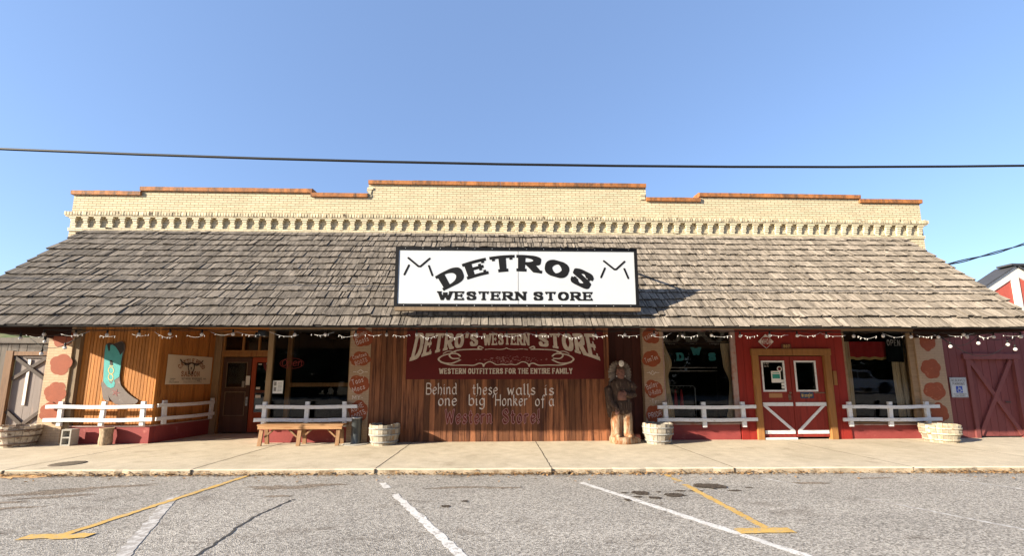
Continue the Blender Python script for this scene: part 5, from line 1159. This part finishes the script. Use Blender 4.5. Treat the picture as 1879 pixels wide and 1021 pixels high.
# ------------------------------------------------------------------ festoon lights, fairy lights
FL = thing('festoon_lights', 'black cord of round bulbs strung under the edge of the shake awning', 'string lights', (0, -2.6, 2.5))
YB = -2.45
def bulb(p, tilt=0, dark=False):
    x, y, z = p
    s = MB(); s.lathe((x, y, z), [(0, .035), (.013, .035), (.018, .06), (.018, .085), (.010, .10), (0, .10)], 10)
    b_ = MB(); b_.ball((x, y, z), .032, .032, .036, 12, 8); bo = b_.build('bulb', MT['bulbglass'], FL); s.build('socket', MT['cord'], bo); return bo
protob = bulb((-4.145, YB, 2.49))
sock0 = [c for c in bpy.data.objects if c.parent == protob][0]
def put_bulb(p):
    c = protob.copy(); COL.objects.link(c); c.parent = FL; c.location = Vector(p)-Vector((-4.145, YB, 2.49)); d = sock0.copy(); COL.objects.link(d); d.parent = c
cordp = [(-4.145+.615*k, YB+R.uniform(-.02, .02), 2.49+R.uniform(-.012, .012)-(.02 if k > 17 else 0)) for k in range(-8, 26)]
for p in cordp:
    if abs(p[0]+4.145) > .01: put_bulb(p)
loops = [(-9.50, YB, 2.41), (-9.02, YB, 2.34), (-9.05, YB, 2.10), (-8.62, YB, 2.22), (9.62, YB, 2.26), (10.25, YB, 2.33), (10.90, YB, 2.30), (11.05, YB, 2.20), (9.95, YB, 2.52)]
for p in loops: put_bulb(p)
wires = MB(); wires.tube([(p[0], p[1], p[2]+.10+.0) for p in cordp], .008, 5)
def droop(a, b, dip, r=.006, n=12, mb=wires):
    a, b = Vector(a), Vector(b); mb.tube([a.lerp(b, i/n)-Vector((0, 0, dip*math.sin(math.pi*i/n))) for i in range(n+1)], r, 5)
for a, b in zip(cordp, cordp[1:]): droop((a[0], YB, a[2]+.10), (b[0], YB, b[2]+.10), .03)
top = 2.56
droop((-9.8, YB, 2.5), (-9.0, YB, 2.44), .03); droop((-9.0, YB, 2.44), (-8.4, YB, 2.56), .0); droop((-9.3, YB, 2.4), (-8.5, YB, 2.35), .16); droop((-8.62, YB, 2.3), (-8.2, YB, 2.56), .02)
droop((9.3, YB, 2.56), (10.3, YB, 2.52), .26); droop((9.4, YB, 2.50), (11.1, YB, 2.45), .42); droop((10.0, YB, 2.55), (11.2, YB, 2.5), .12); droop((9.2, YB, 2.56), (9.9, YB, 2.42), .05); droop((10.9, YB, 2.4), (11.2, YB, 2.56), .02); droop((10.25, YB, 2.43), (10.6, YB, 2.56), .02)
for p in loops: wires.tube([(p[0], p[1], p[2]+.10), (p[0]+R.uniform(-.03, .03), p[1], 2.57)], .004, 4)
wires.build('cord', MT['cord'], FL)
FY = thing('fairy_lights', 'thin string of tiny white lights looping along under the awning', 'string lights', (0, -2.3, 2.5))
fc = MB(); fl_ = MB(); x = -9.4; YF = -2.565
while x < 10.6:
    w = R.uniform(.48, .74); dip = R.uniform(.06, .12); a, b = Vector((x, YF, 2.54)), Vector((x+w, YF, 2.54)); n = 10
    P = [a.lerp(b, i/n)-Vector((0, 0, dip*math.sin(math.pi*i/n)+R.uniform(0, .012))) for i in range(n+1)]; fc.tube(P[R.choice((0, 2, 2, 3)):R.choice((8, 9, 9, 11))], .0026, 4)
    for i in range(2, n-1):
        if R.random() < .6:
            d = Vector((R.uniform(-.02, .02), R.uniform(-.02, .02), R.uniform(-.05, -.012))); fl_.tube([P[i], P[i]+d], [.005, .0065], 5)
    x += w
fc.build('cord', MT['whitecord'], FY); fl_.build('tiny_lights', MT['whitecord'], FY)['kind'] = 'stuff'
JB = thing('light_socket', 'black floodlight fixture fixed under the awning over the saloon entry', 'light fixture', (-4.9, -2.4, 2.4))
q = MB(); q.box(-4.86, -4.70, -2.50, -2.36, 2.46, 2.57); q.build('housing', MT['cord'], JB, bevel=.01)
q = MB(); q.lathe((-4.90, -2.44, 2.40), [(.0, .14), (.03, .14), (.045, .06), (.05, .03), (0, .03)], 12); q.build('lamp_head', MT['cord'], JB)

# ------------------------------------------------------------------ neighbours
SH = thing('wooden_shed', 'weathered grey plank shed wall with an x braced barn door at the left end', 'shed', (-14, .3, 0))
q = MB(); planks(q, (-20, .35), (-12.86, .35), 0, 2.66, .2, gap=.012, jit=.006, wv=.2); planks(q, (-12.86, .35), (-11.56, .35), 2.24, 2.66, .2, gap=.012, jit=.006); q.box(-20, -11.56, .30, .345, 2.56, 2.70); q.build('plank_wall', MT['greywood'], SH)
q = MB(); q.box(-20, -11.6, .4, 6, 2.66, 2.72); q.box(-20, -19.9, .4, 6, 0, 2.66); q.build('roof', MT['greywood'], SH)
q = MB(); q.box(-12.90, -12.72, .28, .36, 0, 2.36); q.box(-12.72, -11.56, .29, .36, 2.24, 2.34); q.build('door_frame', MT['shedtan'], SH)
q = MB(); planks(q, (-12.72, .36), (-11.56, .36), .06, 2.24, .19, gap=.006, jit=.002); sd = q.build('door', MT['shedpanel'], SH)
q = MB()
for za, zb in ((1.62, 2.20), (.10, .80)):
    q = MB(); q.bar((-12.70, .33, za), (-11.86, .33, zb), .025, .085, (0, 0, 1)); q.bar((-12.70, .325, zb), (-11.86, .325, za), .03, .085, (0, 0, 1)); q.build('brace', MT['brace'], sd)
MB().box(-12.5, -11.6, .325, .345, 2.17, 2.235).build('top_rail', MT['brace'], sd)
MB().box(-12.36, -12.29, .33, .345, .95, 2.14).build('strip', MT['palestrip'], sd)  # narrow upright strip, paler than the door panel
MR = thing('maroon_shed', 'maroon plank shed with a large x braced door at the right end', 'shed', (14, .08, 0))
q = MB(); planks(q, (12.21, .09), (12.90, .09), 0, 3.1, .23, gap=.010, jit=.003); planks(q, (14.32, .09), (18, .09), 0, 3.1, .23, gap=.010, jit=.003); planks(q, (12.90, .09), (14.32, .09), 2.14, 3.1, .23, gap=.010, jit=.003); q.build('plank_wall', MT['maroon'], MR)
q = MB(); q.box(12.21, 18, .12, 6, 3.1, 3.2); q.box(17.9, 18, .12, 6, 0, 3.1); q.build('roof', MT['maroon'], MR)
q = MB(); q.box(12.86, 12.98, .045, .15, 0, 2.12); q.box(14.24, 14.36, .045, .15, 0, 2.12); q.box(12.80, 14.42, .035, .15, 2.12, 2.27); q.build('door_frame', MT['maroon2'], MR)
q = MB(); planks(q, (12.98, .13), (14.24, .13), .04, 2.12, .21, gap=.010, jit=.002); md = q.build('door', MT['maroon'], MR)
q = MB(); q.bar((13.02, .105, 2.10), (14.22, .105, .08), .04, .11); q.bar((14.20, .098, 2.10), (13.02, .098, .08), .04, .11); q.build('brace', MT['maroon2'], md)
q = MB(); q.box(13.88, 14.02, .09, .108, .93, .965); q.build('handle', MT['ink'], md)
BR = thing('red_barn', 'red gabled barn with white trim rising behind the right end of the awning', 'barn', (28.2, 10, 0))
gx, gy, gz = 28.15, 10, 7.78; sl_ = .60; hw = 7.0
q = MB(); prism(q, Frame((0, gy, 0)), [(gx-hw, 0), (gx+hw, 0), (gx+hw, gz-.2-hw*sl_), (gx, gz-.2), (gx-hw, gz-.2-hw*sl_)], -1.0, 0); q.build('siding', MT['barnred'], BR)
q = MB()
for s in (-1, 1): prism(q, Frame((0, gy-.03, 0)), [(gx+s*.0, gz-.08), (gx+s*(hw+.4), gz-.08-(hw+.4)*sl_), (gx+s*(hw+.4), gz-.62-(hw+.4)*sl_), (gx+s*.0, gz-.62)], -.03+.002*s, .02+.002*s)
q.box(gx-.32, gx+.10, gy-.055, gy-.001, 3.0, gz-.3); q.build('white_trim', MT['barnwhite'], BR)
q = MB()
for s in (-1, 1): prism(q, Frame((0, gy-.15, 0)), [(gx, gz), (gx+s*(hw+.5), gz-(hw+.5)*sl_), (gx+s*(hw+.5), gz-.07-(hw+.5)*sl_), (gx, gz-.07)], -1.0, 0)
rfb = q.build('roof', MT['roofdark'], BR)
MB().box(gx-.36, gx+1.1, gy-.2, gy+.5, gz-.05, gz+.05).build('ridge_cap', MT['roofdark'], rfb)

# ------------------------------------------------------------------ overhead cables
q = MB(); P = []
for i in range(41):
    u = i/40; x = -42+84*u; P.append((x, -4.0, 5.385+.0016*(x-0.9)**2))
q.tube(P, .021, 8); tag(q.build('overhead_cable', MT['cord'], None), 'thick black cable sagging across the whole sky above the parapet', 'cable')
q = MB(); A_, B_ = Vector((13.2, 1.7, 5.0)), Vector((25.0, 4.4, 8.45))
for k in range(2):
    P = []
    for i in range(61):
        u = i/60; p = A_.lerp(B_, u)-Vector((0, 0, .28*math.sin(math.pi*u))); t = u*20+k*math.pi; P.append(p+Vector((0, .03*math.cos(t), .03*math.sin(t))))
    q.tube(P, .022, 6)
tag(q.build('service_cable', MT['cord'], None), 'twisted pair service cable rising to the right behind the awning', 'cable')

# ------------------------------------------------------------------ across the street, seen only in the glass
def tree(label, x, y, h, seed):
    t = thing('roadside_tree', label, 'tree', (x, y, 0), 'trees across the street'); rr = random.Random(seed)
    tk = MB(); tk.tube([(x, y, -.2), (x+.1, y, h*.25), (x-.1, y+.1, h*.5), (x, y, h*.85)], [.28, .22, .15, .05], 8)
    for i in range(6):
        a = rr.uniform(0, 6.28); z = h*rr.uniform(.25, .6); tk.tube([(x, y, z), (x+math.cos(a)*h*.15, y+math.sin(a)*h*.15, z+h*.12), (x+math.cos(a)*h*.26, y+math.sin(a)*h*.26, z+h*.2)], [.1, .06, .03], 6)
    tk.build('trunk', MT['trunk'], t)
    cr = MB(); cl = [(Vector((rr.gauss(0, h*.22), rr.gauss(0, h*.2), rr.uniform(h*.04, h*.92))), h*rr.uniform(.10, .2)) for _ in range(40)]
    for i in range(5200):
        c, r = rr.choice(cl); d = Vector((rr.gauss(0, 1), rr.gauss(0, 1), rr.gauss(0, 1))).normalized()*r*rr.uniform(.5, 1); p = c+d+Vector((x, y, 0)); s = rr.uniform(.28, .60)
        u = Vector((rr.gauss(0, 1), rr.gauss(0, 1), rr.gauss(0, .6))).normalized()*s; w = u.cross(Vector((rr.gauss(0, 1), rr.gauss(0, 1), 1))).normalized()*s*.6; cr.add([p-u, p+w, p+u, p-w], [(0, 1, 2, 3)], rr.random())
    cr.build('crown', MT['leaf'], t); return t
tp = [tree('bushy green tree across the street, reflected in the shop windows', -34, -40, 12, s) for s in (3,)]+[tree('bushy green tree across the street, reflected in the shop windows', -27, -41, 13, 4)]
for i, xx in enumerate((-20, -13, -7, -1, 6, 12, 18, 25, 31, 38, 45, 52)):
    c = copy_tree(tp[i % 2]); c.location = (xx+R.uniform(-1, 1), -40+R.uniform(-2, 2), 0); c.rotation_euler.z = R.uniform(0, 6)
TR = thing('parked_truck', 'pale pickup truck parked across the street, reflected in the right shop window', 'pickup truck', (27, -19.5, RZ))
fT = Frame((24.6, -19.5+.95, RZ), (1, 0, 0)); fT = Frame((29.4, -18.5, RZ), (-1, 0, 0))
q = MB(); prism(q, fT, [(0, .55), (.05, .95), (1.3, 1.05), (1.9, 1.12), (5.0, 1.08), (5.05, .5), (4.6, .42), (4.4, .75), (4.0, .85), (3.6, .75), (3.45, .42), (1.5, .42), (1.35, .75), (.95, .85), (.55, .75), (.4, .42)], -1.8, 0); q.build('body', MT['truckpaint'], TR, bevel=.03)
q = MB(); prism(q, fT, [(1.5, 1.06), (2.05, 1.62), (2.3, 1.70), (3.6, 1.70), (3.75, 1.62), (3.85, 1.08)], -1.7, -.08); q.build('cab', MT['truckpaint'], TR, bevel=.03)
q = MB(); prism(q, fT, [(1.72, 1.12), (2.15, 1.58), (2.75, 1.60), (2.75, 1.12)], -.081, -.07); prism(q, fT, [(2.85, 1.12), (2.85, 1.60), (3.55, 1.60), (3.65, 1.12)], -.081, -.07); q.build('window', MT['darkglass'], TR)
for xx in (.97, 4.02):
    for yy in (-.02, -1.62):
        c = fT(xx, .36, yy); q = MB(); q.rings([[c+Vector((.36*r*math.cos(a), dy, .36*r*math.sin(a))) for a in [i*math.pi/12 for i in range(24)]] for dy, r in ((-.12, .9), (-.1, 1), (.1, 1), (.12, .9))]); q.build('wheel', MT['tyre'], TR)
